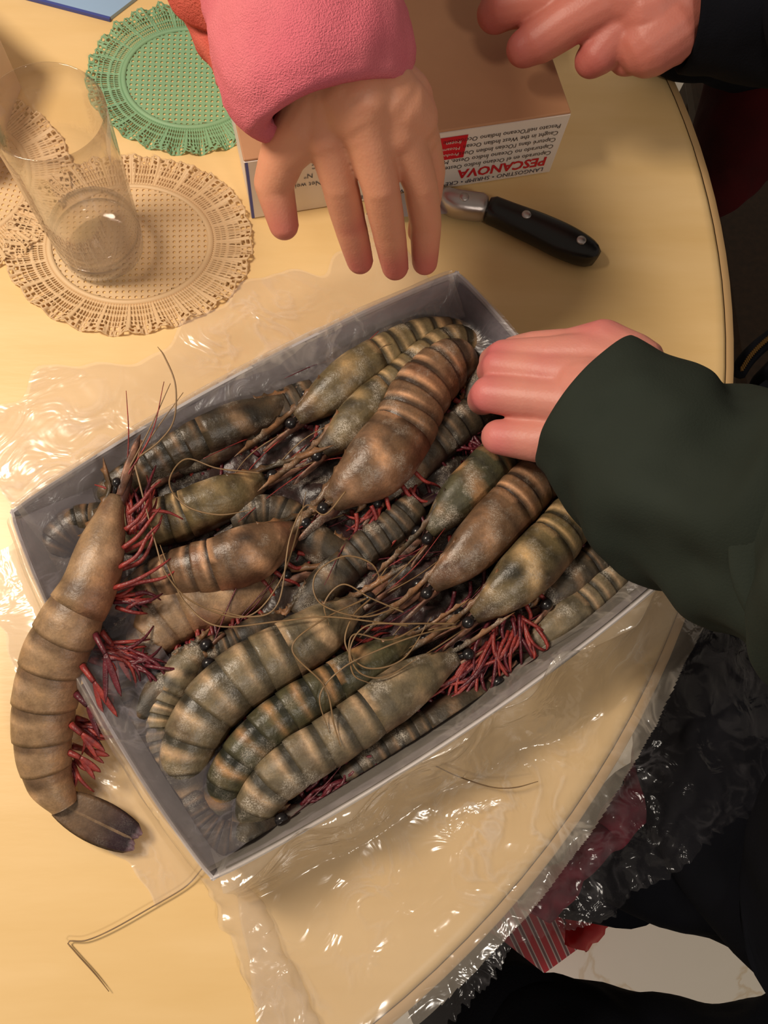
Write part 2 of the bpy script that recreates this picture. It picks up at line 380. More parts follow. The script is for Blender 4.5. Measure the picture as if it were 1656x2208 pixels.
V, F = lathe([(.0138, .0099), (.0222, .0114), (rw(.02) - .0018, .0175), (rw(.03) - .0018, .0295), (rw(.03) - .003, .0288), (.001, .0288)], ga, 72, True, True); obj('water', V, F, MAT['water'], gl, label='shallow clear water in the glass')

# ================================================================ cards on the left
V = []
p = W(48, 190, 0); d1 = (W(0, 320, 0) - p).normalized(); d2 = Vector((-.72, .69, 0)); hh = .06
base = [p, p + d2 * .10, p + d2 * .10 + d1 * .09, p + d1 * .09]
V = base + [q + Vector((0, 0, hh)) for q in base]
ct = thing('paper_carton', 'pale paper carton standing at left edge above the glass', 'carton', p)
bevel(obj('carton_body', V, [(3, 2, 1, 0), (4, 5, 6, 7), (0, 1, 5, 4), (1, 2, 6, 5), (2, 3, 7, 6), (3, 0, 4, 7)], MAT['carton'], ct, False), .0015)
V, F = box(*(base[0] + d1 * .04 + d2 * .05 + Vector((0, 0, hh + .002))), .06, .02, .003, (d1.x, d1.y)); obj('carton_fold', V, F, MAT['card'], ct, False)
q0, q1, q2 = W(238, 36, .003), W(100, 0, .003), W(285, 0, .003)
a = (q1 - q0) ; b = (q2 - q0)
a = a * 1.4; b = b.normalized() * .12
V = [q0, q0 + a, q0 + a + b, q0 + b]; V = [v - Vector((0, 0, .0028)) for v in V] + V
bc = thing('blue_card', 'flat pale blue card with dark edge lying at top left', 'card', q0)
obj('card_sheet', V, [(3, 2, 1, 0), (4, 5, 6, 7), (0, 1, 5, 4), (1, 2, 6, 5), (2, 3, 7, 6), (3, 0, 4, 7)], MAT['blue'], bc, False)
en = Vector((a.y, -a.x, 0)).normalized(); en = en if en.dot(b) < 0 else -en
V, F = box(*(q0 + a / 2 + en * .0012 + Vector((0, 0, -.0013))), a.length, .0022, .0026, (a.x, a.y)); obj('card_edge', V, F, MAT['blued'], bc, False, label='dark blue edge')

# ================================================================ closed shrimp box with printed side
BH = .06
bl, br = W(525, 345, BH), W(1232, 241, BH); bl.z = br.z = TZ
bx = (br - bl).normalized(); by = Vector((-bx.y, bx.x, 0)); BW = (br - bl).length; BL = .30
cbx = thing('shrimp_box', 'closed kraft shrimp box with white printed side behind the pink sleeve', 'box', bl)
def bp(x, y, z): return bl + bx * x + by * y + Vector((0, 0, z))
V = [bp(x, y, z) for z in (.0005, BH - .002) for x, y in ((.001, .001), (BW - .001, .001), (BW - .001, BL), (.001, BL))]
obj('carton', V, [(3, 2, 1, 0), (4, 5, 6, 7), (0, 1, 5, 4), (1, 2, 6, 5), (2, 3, 7, 6), (3, 0, 4, 7)], MAT['white'], cbx, False)
V = [bp(x, y, z) for z in (BH - .002, BH) for x, y in ((0, 0), (BW, 0), (BW + .0005, BL), (0, BL))]
bevel(obj('lid', V, [(3, 2, 1, 0), (4, 5, 6, 7), (0, 1, 5, 4), (1, 2, 6, 5), (2, 3, 7, 6), (3, 0, 4, 7)], MAT['kraft'], cbx, False, label='plain kraft brown top'), .0008)
V = [bp(x, -.0006, z) for x, z in ((0, .001), (BW, .001), (BW, BH - .002), (0, BH - .002))]; V += [v + by * .0014 for v in V]
SIDE = obj('front_panel', V, [(0, 1, 2, 3), (7, 6, 5, 4), (0, 4, 5, 1), (1, 5, 6, 2), (2, 6, 7, 3), (3, 7, 4, 0)], MAT['white'], cbx, False, label='white side printed upside down')
V, F = [], []
V = [bp(x, -.0009, z) for x, z in ((.0005, .001), (.0024, .001), (.0024, BH - .002), (.0005, BH - .002))]
obj('blue_stripe', V, [(0, 1, 2, 3)], MAT['blueline'], SIDE, False)
def text(s, x, z, size, mat, name='printed_text', bold=0, sx=1, parent=None):
    "upside-down print on the box side: x = metres from the right end, z = height of the letter tops' far side"
    cu = bpy.data.curves.new(name, 'FONT'); cu.body = s; cu.size = size; cu.offset = bold; cu.resolution_u = 2
    to = bpy.data.objects.new(name, cu); SC.collection.objects.link(to); bpy.context.view_layer.update()
    me = bpy.data.meshes.new_from_object(to.evaluated_get(bpy.context.evaluated_depsgraph_get()))
    bpy.data.objects.remove(to)
    V = [bp(BW - x - v.co.x * sx, -.0010, z - v.co.y) for v in me.vertices]; F = [tuple(p.vertices) for p in me.polygons]
    return obj(name, V, F, mat, parent or SIDE, False)
text('LANGOSTINO • SHRIMP • CREVETTE • PRAWNS • GAMBERO', .006, .0075, .0058, MAT['navy'], sx=.95)
text('PESCANOVA', .006, .0185, .0125, MAT['red'], bold=.00035, sx=.92)
for i, s in enumerate(['Capturado en el Océano Índico Oeste', 'Capturado no Oceano Índico Oeste, Moçambique (FAO 51)', "Capturé dans l'Océan Indien Ouest", 'Caught in the West Indian Ocean', "Pescato nell'Oceano Indiano Occidentale"]):
    text(s, .0045, .0245 + i * .0066, .0058, MAT['black'], sx=.86)
x0 = .0705; V = [bp(BW - x, -.0010, z) for x, z in ((x0, .032), (x0 + .030, .032), (x0 + .030, .054), (x0, .054))]
lg = obj('red_label', V, [(3, 2, 1, 0)], MAT['red'], SIDE, False)
for i, s in enumerate(['Product of', 'Mozambique', 'frozen']):
    o = text(s, x0 + .004, .038 + i * .0058, .0042, MAT['white'], parent=lg)
    for v in o.data.vertices: v.co -= by * .0004
for i, s in enumerate(['Peso neto / Net weight 2 kg', 'Size 4/6  2 kg  Nº', 'Keep at -18 ºC']):
    text(s, .142, .030 + i * .0085, .0062, MAT['navy'], sx=.9)

# ================================================================ knife
kn = thing('kitchen_knife', 'knife with black riveted handle lying in front of shrimp box', 'knife', W(1110, 470, 0))
KP = [(950, 425, .009, 17), (985, 440, .010, 27), (1050, 449, .010, 27), (1100, 470, .010, 30), (1160, 495, .010, 35), (1215, 521, .010, 37), (1260, 543, .009, 30), (1286, 557, .008, 14)]
def slab(P, th, n=16, m=24):
    C = catmull([tuple(W(u, v, h)) + (hw * M(u, v, h),) for u, v, h, hw in P], m); rings = []
    for i, (c, T, S, U) in enumerate(frames(C)):
        e = 1 if 0 < i < m - 1 else .8
        rings.append([c + S * (C[i][3] * e * (abs(cos(t)) ** .6) * (1 if cos(t) > 0 else -1)) + U * (th * e * (abs(sin(t)) ** .7) * (1 if sin(t) > 0 else -1)) for t in [2 * pi * k / n for k in range(n)]])
    return loft(rings)
V, F = slab(KP[2:], .0085); obj('handle', V, F, MAT['handle'], kn)
V, F = slab(KP[:3], .0088, 16, 10); obj('bolster', V, F, MAT['steel'], kn, label='grey steel collar of the knife')
q = catmull([tuple(W(u, v, .008)) for u, v in ((958, 432), (900, 438), (830, 450), (790, 462))], 14); rings = []
for i, (c, T, S, U) in enumerate(frames(q)):
    hw = .0105 * (1 - (i / 13) ** 3) + .0004
    rings.append([c + S * hw, c + U * .0012, c - S * hw, c - U * .0004])
V, F = loft(rings); obj('blade', V, F, MAT['steel'], kn, False)
for u, v in ((1134, 466), (1252, 521), (1000, 429)):
    c = W(u, v, .0165); c.z = TZ + .0166 + (.0008 if u != 1000 else .0012)
    V, F = lathe([(.0034, -.006), (.0034, .0012), (.0028, .0017), (.0005, .0019)], c, 20, True, True); obj('rivet', V, F, MAT['steel'], kn)

# ================================================================ tray
TCX, TCY, TA = .0137, .1239, radians(31.5)
EX, EY = Vector((cos(TA), sin(TA), 0)), Vector((-sin(TA), cos(TA), 0))
def TL(x, y, h): return Vector((TCX, TCY, TZ + h)) + EX * x + EY * y
HX, HY, RH = .1475, .1095, .050
tray = thing('shrimp_tray', 'open white card tray full of frozen prawns in middle of table', 'tray', TL(0, 0, 0))
V, F = box(*TL(0, 0, .0015), 2 * HX - .002, 2 * HY - .002, .003, EX); obj('tray_base', V, F, MAT['inner'], tray, False)
BOW = .0095
def bow(f): return BOW * max(0, sin(pi * f)) ** .75
def wallm(x0, y0, x1, y1, lean=.004):
    a, b = TL(x0, y0, 0), TL(x1, y1, 0); d = (b - a).normalized(); nrm = Vector((d.y, -d.x, 0)); rings = []
    n = 30
    for i in range(n + 1):
        f = i / n; c = a.lerp(b, f); out = nrm * (lean + bow(f)); c = c + nrm * bow(f) * .5; out = out - nrm * bow(f) * .5
        c0 = c; c = c + d * (.0045 * (2 * f - 1)); rings.append([c0 + Vector((0, 0, .0006)), c + out + Vector((0, 0, RH - .001)), c + out - nrm * .0008 + Vector((0, 0, RH)), c + out - nrm * .0018 + Vector((0, 0, RH - .001)), c0 - nrm * .002 + Vector((0, 0, .0006))])
    return loft(rings)
for w_ in ((-HX, -HY, HX, -HY), (HX, -HY, HX, HY), (HX, HY, -HX, HY), (-HX, HY, -HX, -HY)):
    V, F = wallm(*w_); obj('tray_wall', V, F, MAT['card'], tray, False)
for x0, y0, x1, y1 in ((HX, -HY, HX, HY), (HX, HY, -HX, HY), (-HX, HY, -HX, -HY), (-HX, -HY, HX, -HY)):   # grey film-glazed lining inside each wall
    a, b = TL(x0, y0, 0), TL(x1, y1, 0); d = (b - a).normalized(); nn = Vector((d.y, -d.x, 0)); V, F = [], []
    for i in range(31):
        f = .01 + .98 * i / 30; c = a.lerp(b, f)
        for z, o_ in ((.004, bow(f) * .5 - .0026), (RH * .5, bow(f) * .75 - .0006), (RH - .003, bow(f) + .0012)): V.append(c + nn * o_ + Vector((0, 0, z)))
    F = [(i * 3 + k, i * 3 + 3 + k, i * 3 + 4 + k, i * 3 + 1 + k) for i in range(30) for k in range(2)]
    obj('wall_lining', V, F, MAT['inner'], tray)

# ================================================================ prawns
rnd = random.Random(7)
PAL = {  # base, band, highlight, blush
    'olive': ((104, 90, 62), (40, 37, 28), (196, 164, 120), (124, 72, 52)),
    'brown': ((110, 84, 62), (46, 36, 30), (204, 158, 122), (134, 64, 46)),
    'green': ((74, 71, 50), (28, 30, 24), (176, 134, 92), (104, 72, 48)),
    'pale': ((142, 115, 86), (84, 64, 50), (172, 142, 112), (148, 92, 66)),
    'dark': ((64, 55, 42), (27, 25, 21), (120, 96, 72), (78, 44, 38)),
    'grey': ((110, 98, 76), (46, 43, 34), (188, 158, 124), (124, 82, 62)),
}
PROTO = []
SEG = [.092, .098, .105, .098, .088, .125]
INSIDE = [True]
def clampin(V):
    "keep a prawn lying in the tray between its walls"
    if not INSIDE[0]: return V
    o = TL(0, 0, 0); out = []
    for v in V:
        v = Vector(v); q = v - o; x, y = q.dot(EX), q.dot(EY)
        if v.z < TZ + RH + .003:
            mx = HX - .0035 + bow(max(0, min(1, .5 + y / 2 / HY))) * .6; my = HY - .0035 + bow(max(0, min(1, .5 + x / 2 / HX))) * .6
            x2, y2 = max(-mx, min(mx, x)), max(-my, min(my, y)); v = v + EX * (x2 - x) + EY * (y2 - y)
        out.append(v)
    return out
def lerp3(a, b, f):
    f = max(0, min(1, f)); return tuple(a[i] + (b[i] - a[i]) * f for i in range(3))
def blade(p0, p1, wd, th, side, n=8, m=10, curve=0, tipw=.15):
    "a flattened leaf from p0 to p1; side = width direction"
    T = (p1 - p0); L = T.length; T = T / L; S = (side - T * side.dot(T)).normalized(); U = T.cross(S); rings = []
    for i in range(m):
        f = i / (m - 1); ww = wd * (sin(pi * (f * .82 + .14)) ** .6) * (1 if f < .97 else tipw * 2)
        c = p0 + T * L * f + U * curve * sin(pi * f)
        rings.append([c + S * ww * cos(2 * pi * k / n) + U * th * sin(2 * pi * k / n) for k in range(n)])
    return loft(rings)
def pobj(name, V, F, mat, parent, **k): return obj(name, clampin(V), F, mat, parent, **k)
def prawn(label, sp, side, roll, tone, mat='shell', rost=None, tail=None, ants=(), legs='legs', loc=None, whisk=2, legs_fwd=.75, leglen=1.0, carf=.38, bund=(), legs_on=True, pleo_on=True, spread=.5, seed=None):
    rg = random.Random(seed if seed is not None else label)
    C = catmull([tuple(W(u, v, h)) + (hw * M(u, v, h),) for u, v, h, hw in sp], 121)
    L = float(np.sum(np.linalg.norm(np.diff(C[:, :3], axis=0), axis=1)))
    FR = []
    ps = radians(roll)
    for c, T, S, U in frames(C):
        D = (U * cos(ps) + S * (side * sin(ps))).normalized(); Lt = T.cross(D).normalized(); FR.append((c, T, D, Lt))
    def at(s):
        x = max(0, min(1, s)) * 120; i = min(119, int(x)); f = x - i
        a, b = FR[i], FR[i + 1]
        r = C[i][3] * (1 - f) + C[i + 1][3] * f
        return a[0].lerp(b[0], f), a[1].lerp(b[1], f).normalized(), a[2].lerp(b[2], f).normalized(), a[3].lerp(b[3], f).normalized(), r
    mid = at(.45)[0]; t = thing('tiger_prawn', label, 'prawn', (mid.x, mid.y, mid.z - at(.45)[4]), 'raw tiger prawns')
    base, band, hi, blush = [lin(c)[:3] for c in PAL[tone]]
    ml = MAT[mat]; nph = 26; sd = rg.random() * 50
    def ring(s, k, extra=None, ven=0):
        c, T, D, Lt, r = at(s); out = []
        for j in range(nph):
            ph = 2 * pi * j / nph; cd_, sd_ = cos(ph), sin(ph)
            rv = 1.0 if cd_ > 0 else 1.0 + ven * (sd_ ** 2) - .10 * (cd_ ** 2)
            rid = 1 + ((.035 + .09 * max(0, 1 - s / (carf * .75))) * max(0, cd_) ** 14)
            p = c + D * (r * k * cd_ * rv * rid) + Lt * (r * k * .80 * (abs(sd_) ** .9) * (1 if sd_ > 0 else -1) * (1 if cd_ > 0 else 1 - .25 * cd_ * cd_))
            p = p + D * (.0006 * nz(p, 90)) ; out.append(p)
        return out
    def col(f, j, isc, si=0):
        ph = 2 * pi * j / nph; cd_, sd_ = cos(ph), abs(sin(ph)); pn = sd + si * 3.1
        n1 = nz((f * 2.3, ph * .8, pn), 1.0)
        if isc:
            c = lerp3(base, band, .55 * max(0, 1 - abs(f - .86) / .07) + .5 * max(0, n1))
            c = lerp3(c, hi, min(.95, 2.0 * max(0, 1 - abs(f - .58 - .10 * cd_ - .06 * n1) / .11) * (.35 + .65 * sd_) * max(0, .55 + 1.2 * n1)))
            c = lerp3(c, hi, .8 * max(0, 1 - abs(f - .24) / .10) * max(0, nz((f * 7, ph * 2, pn + 4), 1) + .25))
            c = lerp3(c, band, .8 * max(0, nz((f * 5, ph * 1.3, pn + 22), 1) - .05) * 1.8)
            c = lerp3(c, hi, .95 * (1 if f > .955 and cd_ > .1 and sd_ < .8 else 0))
            c = lerp3(c, blush, .75 * max(0, -cd_ + .15) * f + .5 * max(0, 1 - abs(f - .12) / .2) * max(0, n1 + .2))
            c = lerp3(c, lin((60, 50, 40))[:3], .5 * max(0, 1 - f / .25))
        else:
            c = lerp3(base, band, .96 * min(1, 1.6 * max(0, 1 - abs(f - .20) / .24)) * (.6 + .4 * max(0, cd_)))
            c = lerp3(c, hi, min(.95, 1.9 * max(0, 1 - abs(f - .50) / .14) * max(0, .25 + .75 * cd_) * max(0, .6 + .9 * n1)))
            c = lerp3(c, blush, .5 * max(0, -cd_ - .1) + .3 * max(0, n1) * (f > .4))
            c = lerp3(c, band, .6 * max(0, (f - .93) / .07))
        v = 1 + .25 * nz((f * 5, ph * 2, pn + 9), 1.3)
        return (c[0] * v, c[1] * v, c[2] * v, 1)
    # carapace
    rings, cols = [], []; m = 22
    for i in range(m):
        f = i / (m - 1); k = .50 + .55 * sin(pi / 2 * min(1, f / .62)) ** .9 - .04 * max(0, f - .8) / .2
        rings.append(ring(f * carf + .012 * (f > .99), k, ven=.05)); cols += [col(f, j, True) for j in range(nph)]
    rings.append(ring(carf + .006, .93)); cols += [col(1, j, True) for j in range(nph)]
    V, F = loft(rings, True, False); car = pobj('carapace', V, F, ml, t, cols=cols)
    # abdomen
    s0 = carf; k = sum(SEG); sc_ = (1 - carf) / k
    for si, ln in enumerate(SEG):
        ln *= sc_; rings, cols = [], []; m = 11 if si < 5 else 13
        ks = [.955] * 6; 
        for i in range(m):
            f = i / (m - 1)
            kk = .925 + .055 * sin(pi * min(1, f * .7 + .02)) ** .7 + .045 * f
            if si == 5: kk = (.97 + .04 * sin(pi * f)) * (1 - .16 * f * f)
            vb = .16 * (sin(pi * f) ** .7) if si < 5 else 0
            rings.append(ring(s0 - .010 + f * (ln + .018), kk, ven=vb)); cols += [col(f, j, False, si + 1) for j in range(nph)]
        rings.append(ring(s0 + ln + .006, .86)); cols += [col(1, j, False, si + 1) for j in range(nph)]
        V, F = loft(rings, si > 0, True); pobj('abdomen_segment', V, F, ml, t, cols=cols)
        s0 += ln
    dark = lambda V_, c_: [c_ + (1,)] * len(V_)
    # rostrum, toothed
    c, T, D, Lt, r = at(0.0); cb, Tb, Db, Lb, rb = at(carf * .42)
    RT = W(*rost) if rost else c - T * (.16 * L) + D * (r * .55)
    b0 = cb + Db * rb * .92; b1 = c + D * r * .62; rings = []; m = 25; cc = []
    Q = catmull([tuple(b0), tuple(b1), tuple(b1.lerp(RT, .5) - D * .0006), tuple(RT)], m)
    for i in range(m):
        f = i / (m - 1); hgt = (.0026 if f < .8 else .0026 * (1 - f) * 5 + .0002) * (r / .012 + .2) * .8; tooth = .0016 * ((i * 7 % 4) == 0) * (f < .85)
        p = Vector(Q[i]); wd = .0014 * (1 - f * .75)
        rings.append([p + D * (hgt + tooth), p + Lt * wd, p - D * hgt * .8, p - Lt * wd])
        cc += [lerp3(lin((58, 48, 34))[:3], lin((134, 96, 66))[:3], .5 + 1.4 * nz((f * 6, sd, 0), 1)) + (1,)] * 4
    V, F = loft(rings); pobj('rostrum', V, F, ml, t, cols=cc)
    # head front: mouth block + antennal scales
    hd = []; V, F = loft([[c - T * (.055 * L * f) + D * (r * q * cos(2 * pi * j / 12) - r * .12 * (1 + f)) + Lt * (r * q * .75 * sin(2 * pi * j / 12)) for j in range(12)] for f, q in ((-.4, .5), (0, .50), (.5, .42), (1, .30), (1.4, .12))])
    cc = [lerp3(lin((96, 62, 48))[:3], lin((60, 34, 34))[:3], .5 + nz(v, 200)) + (1,) for v in V]; pobj('head', V, F, MAT['frosty'] if mat != 'loose' else ml, t, cols=cc)
    for sg in (-1, 1):
        p0 = c + Lt * (sg * r * .38) - D * r * .12; p1 = p0 - T * (.20 * L) + Lt * (sg * r * .16) - D * r * .02
        V, F = blade(p0, p1, r * .33, .0010, D + Lt * sg * .6); pobj('antennal_scale', V, F, MAT['frosty'] if mat != 'loose' else ml, t, cols=[lerp3(lin((62, 42, 36))[:3], lin((150, 108, 88))[:3], .5 + 1.3 * nz(v, 320)) + (1,) for v in V])
        e = c + Lt * (sg * r * .46) + D * r * .30 - T * (.035 * L); st = c + Lt * (sg * r * .2) + D * r * .22
        V, F = tube([st, e], [.0013, .0017], 8, 3); es = pobj('eye', *join([(V, F)]), MAT['eye'], t)
        er = .0034 if r > .009 else .0026
        V, F = loft([[e + T * er * cos(a_) * 1.1 + (Lt * cos(b_) + D * sin(b_)) * er * sin(a_) for b_ in [2 * pi * q_ / 12 for q_ in range(12)]] for a_ in [pi * q_ / 8 + .001 for q_ in range(9)]], False, False)
        me = es.data; bm = bmesh.new(); bm.from_mesh(me); vs = [bm.verts.new(v - org(t)) for v in clampin(V)]; bm.verts.ensure_lookup_table()
        for f_ in F:
            try: bm.faces.new([vs[i] for i in f_]).smooth = True
            except ValueError: pass
        bm.to_mesh(me); bm.free()
        # short flagella in front of the head
        for q in range(whisk):
            a0 = p0 - T * (.05 * L) + D * r * .1 * q; dr = (-T + Lt * rg.uniform(-.3, .3) * 1.0 + D * rg.uniform(-.3, .5)).normalized()
            a1 = a0 + dr * .03; a2 = a1 + (dr + Vector((rg.uniform(-.4, .4), rg.uniform(-.4, .4), 0))).normalized() * .03
            V, F = tube([a0, a1, a2], [.0005, .0004, .0002], 5, 12); pobj('antennule', V, F, MAT['ant'] if q else MAT[legs], t)
    # walking legs
    if legs_on:
        for sg in (-1, 1):
            for q in range(5):
                s = carf * (.14 + .16 * q); c_, T_, D_, L_, r_ = at(s)
                a0 = c_ - D_ * r_ * .85 + L_ * (sg * r_ * .3); lw = leglen * L * (.14 + .012 * q)
                d1 = (-D_ * .8 - T_ * (legs_fwd - .12 * q) + L_ * sg * .25 + Vector((rg.uniform(-.15, .15), rg.uniform(-.15, .15), 0))).normalized()
                a1 = a0 + d1 * lw * .4; d2 = (-T_ * (legs_fwd + .3 - .25 * q) - D_ * .35 + Vector((rg.uniform(-.25, .25), rg.uniform(-.25, .25), rg.uniform(-.1, .1)))).normalized()
                a2 = a1 + d2 * lw * .42; a3 = a2 + (d2 + Vector((rg.uniform(-.5, .5), rg.uniform(-.5, .5), -.1))).normalized() * lw * .3
                zmin = TZ + .006
                for a_ in (a1, a2, a3): a_.z = max(a_.z, zmin)
                V, F = tube([a0, a1, a2, a3], [.0014, .0012, .0009, .0004], 6, 13); pobj('leg', V, F, MAT[legs], t)
    if pleo_on:
        s0 = carf
        for si in range(5):
            s = s0 + SEG[si] * sc_ * .5; s0 += SEG[si] * sc_; c_, T_, D_, L_, r_ = at(s)
            for sg in (-1, 1):
                a0 = c_ - D_ * r_ * .86 + L_ * sg * r_ * .3; lw = r_ * rg.uniform(1.0, 1.35) * (1 - .08 * si)
                a1 = a0 + (-D_ * .75 + T_ * rg.uniform(.1, .5) + L_ * sg * .3).normalized() * lw * .55
                a2 = a1 + (-D_ * .6 + T_ * rg.uniform(.3, 1.0)).normalized() * lw * .9
                for a_ in (a1, a2): a_.z = max(a_.z, TZ + .006)
                V, F = join([tube([a0, a1], [.0019, .0014], 6, 4), blade(a1, a2 - D_ * lw * .25, .0019, .0006, T_ + D_ * .3), blade(a1, a2 + T_ * lw * .3, .0015, .0005, T_ + D_ * .3)]); pobj('swimming_leg', V, F, MAT['legd' if legs == 'legd' else rg.choice(['legs', 'legd'])], t)
    # tail fan
    c, T, D, Lt, r = at(1.0); TT = W(*tail) if tail else c + T * (.15 * L) - D * r * .3
    dv = TT - c; ax = dv.normalized(); sd2 = (Lt - ax * Lt.dot(ax)).normalized(); dn = ax.cross(sd2)
    spreadv = sd2 if spread >= 0 else dn; sp_ = abs(spread)
    tc_ = lin((64, 48, 42))[:3]; pc = lin((36, 14, 26))[:3]
    for nm, off, ln_, wd_ in (('telson', 0, .92, .11), ('tail_fin', -.9, 1, .19), ('tail_fin', .9, 1, .19), ('tail_fin', -.45, .98, .17), ('tail_fin', .45, .98, .17)):
        p0 = c - ax * .004 + spreadv * r * .3 * off; p1 = c + ax * dv.length * ln_ + spreadv * dv.length * sp_ * off * .8
        V, F = blade(p0, p1, dv.length * wd_, .0011, spreadv + dn * .3 * off, m=12)
        cc = []
        for v in V:
            f = (v - p0).dot(p1 - p0) / (p1 - p0).length_squared
            k_ = lerp3(lerp3(tc_, base, .4), pc, (f - .3) * 2.2)
            if f > .93: k_ = lin((150, 120, 132))[:3]
            if nm == 'telson': k_ = lerp3(tc_, base, .6)
            cc.append(k_ + (1,))
        pobj(nm, V, F, ml, t, cols=cc)
    for (bu, bv, bh, bn, sx_, dx_, dy_, ln_) in bund:     # tangled thin legs hanging out
        for q in range(bn):
            u0, v0 = bu + rg.uniform(-sx_, sx_), bv + rg.uniform(-sx_, sx_) * .7; a_ = atan2(dy_, dx_) + rg.uniform(-.55, .55); ll = ln_ * rg.uniform(.6, 1.1); bb = rg.uniform(-.6, .6)
            P = [W(u0, v0, bh), W(u0 + ll * .5 * cos(a_), v0 + ll * .5 * sin(a_), bh + .002), W(u0 + ll * .85 * cos(a_ + bb * .6), v0 + ll * .85 * sin(a_ + bb * .6), bh), W(u0 + ll * 1.1 * cos(a_ + bb), v0 + ll * 1.1 * sin(a_ + bb), bh - .003)]
            V, F = tube(P, [.0013, .0011, .0009, .0004], 5, 10); pobj('leg', V, F, MAT[legs if q % 3 else 'legd'], t)
    for wpts in ants:
        P = [W(*q) for q in wpts]; V, F = tube(P, [.0006] + [.00048] * (len(P) - 2) + [.0002], 5, 14 * len(P)); pobj('antenna', V, F, MAT['ant'], t)
    return t

INSIDE[0] = False
prawn('pale thawed prawn lying on its side over the left tray rim', [(255, 1070, .064, 34), (238, 1120, .064, 42), (220, 1190, .064, 52), (194, 1270, .062, 60), (152, 1350, .057, 70), (118, 1430, .048, 72), (100, 1520, .038, 70), (96, 1600, .030, 62), (108, 1675, .022, 52), (142, 1738, .016, 36)],
      1, 84, 'pale', 'loose', rost=(222, 985, .072), tail=(298, 1815, .010), spread=-.14, carf=.345, legs_fwd=1.1, leglen=.9, bund=[(285, 1150, .06, 12, 18, .35, -1, 120), (262, 1300, .055, 10, 22, .9, -.2, 70), (225, 1400, .045, 16, 28, 1, .15, 105), (190, 1490, .034, 10, 22, .9, .35, 80), (165, 1560, .026, 8, 16, .8, .5, 70), (150, 1640, .018, 8, 14, .1, 1, 70)],
      ants=[[(300, 985, .07), (345, 950, .075), (375, 905, .08), (378, 830, .085), (355, 770, .085), (340, 748, .083)], [(290, 1000, .068), (335, 1170, .066), (360, 1240, .066), (420, 1300, .062), (530, 1330, .058), (600, 1260, .058), (640, 1150, .056), (660, 1060, .055)]])
INSIDE[0] = True
prawn('prawn with pale shell patch against the back tray wall', [(640, 905, .032, 36), (700, 862, .034, 46), (765, 815, .035, 54), (840, 770, .034, 54), (905, 738, .032, 50), (965, 730, .028, 44), (1010, 745, .024, 36), (1030, 775, .020, 28)], -1, 42, 'olive', rost=(505, 985, .046), carf=.44)
prawn('slim prawn second from the back tray wall, head amid whiskers', [(695, 975, .034, 38), (745, 935, .036, 48), (805, 880, .036, 52), (870, 830, .036, 54), (925, 780, .036, 52), (965, 750, .034, 46), (1000, 745, .030, 40), (1035, 760, .026, 30)], -1, 45, 'olive', 'frosty', rost=(555, 1060, .048), carf=.40)
prawn('reddish brown prawn curled most strongly, right of tray centre', [(712, 1090, .040, 44), (760, 1050, .042, 62), (820, 1000, .043, 74), (870, 935, .042, 74), (900, 870, .042, 72), (935, 820, .041, 66), (975, 788, .037, 58), (1010, 790, .030, 46)], -1, 58, 'brown', rost=(590, 1190, .048), carf=.46, leglen=.8, legs_fwd=.5, bund=[(840, 1110, .034, 10, 40, -.6, 1, 90), (880, 1060, .032, 8, 25, .1, 1, 110)],
      ants=[[(745, 1060, .058), (700, 1110, .058), (660, 1090, .06), (625, 1160, .06), (600, 1300, .058), (540, 1330, .058), (450, 1310, .058)]])
prawn('dark green prawn just below the thumb in the tray', [(925, 1150, .034, 40), (975, 1095, .037, 50), (1030, 1040, .038, 56), (1075, 995, .037, 56), (1120, 960, .034, 50), (1160, 940, .028, 44), (1195, 945, .022, 34)], -1, 38, 'green', 'frosty', rost=(800, 1250, .044), carf=.5)
prawn('orange brown prawn between two others below the green sleeve', [(930, 1265, .038, 42), (990, 1215, .041, 54), (1050, 1155, .042, 62), (1105, 1095, .042, 64), (1150, 1045, .040, 60), (1200, 1010, .034, 52), (1245, 1005, .028, 40), (1275, 1025, .022, 30)], -1, 42, 'brown', rost=(775, 1375, .046), carf=.47, legs='legd', ants=[[(860, 1310, .052), (780, 1330, .058), (690, 1300, .06), (680, 1240, .06), (740, 1200, .06), (800, 1215, .058), (825, 1260, .055)], [(870, 1320, .052), (800, 1290, .058), (740, 1260, .06), (700, 1300, .058), (710, 1350, .056)]])
prawn('olive prawn with dangling red legs nearest the front right rim', [(1020, 1330, .038, 42), (1075, 1290, .041, 54), (1140, 1230, .042, 64), (1195, 1170, .042, 64), (1235, 1120, .040, 58), (1275, 1095, .034, 50), (1310, 1100, .028, 40), (1330, 1130, .022, 30)], -1, 46, 'olive', rost=(870, 1415, .046), carf=.49, leglen=.9, legs_fwd=.35, ants=[[(980, 1345, .052), (880, 1345, .06), (790, 1350, .06), (755, 1400, .06), (775, 1450, .058), (830, 1460, .056), (900, 1420, .055)], [(985, 1350, .05), (900, 1370, .058), (820, 1400, .06), (740, 1440, .06), (690, 1500, .058), (710, 1580, .056)]], bund=[(1110, 1360, .036, 16, 55, -.15, 1, 120), (1050, 1400, .034, 12, 30, -.55, 1, 190), (1130, 1350, .036, 6, 30, .5, .6, 90)])
prawn('olive prawn at back left with ringed shell below the film', [(640, 860, .034, 30), (575, 890, .035, 40), (500, 920, .036, 48), (430, 950, .036, 50), (370, 980, .035, 48), (310, 1015, .034, 44), (255, 1050, .032, 38), (215, 1085, .030, 28)], 1, 40, 'dark', rost=(690, 850, .034), carf=.45)
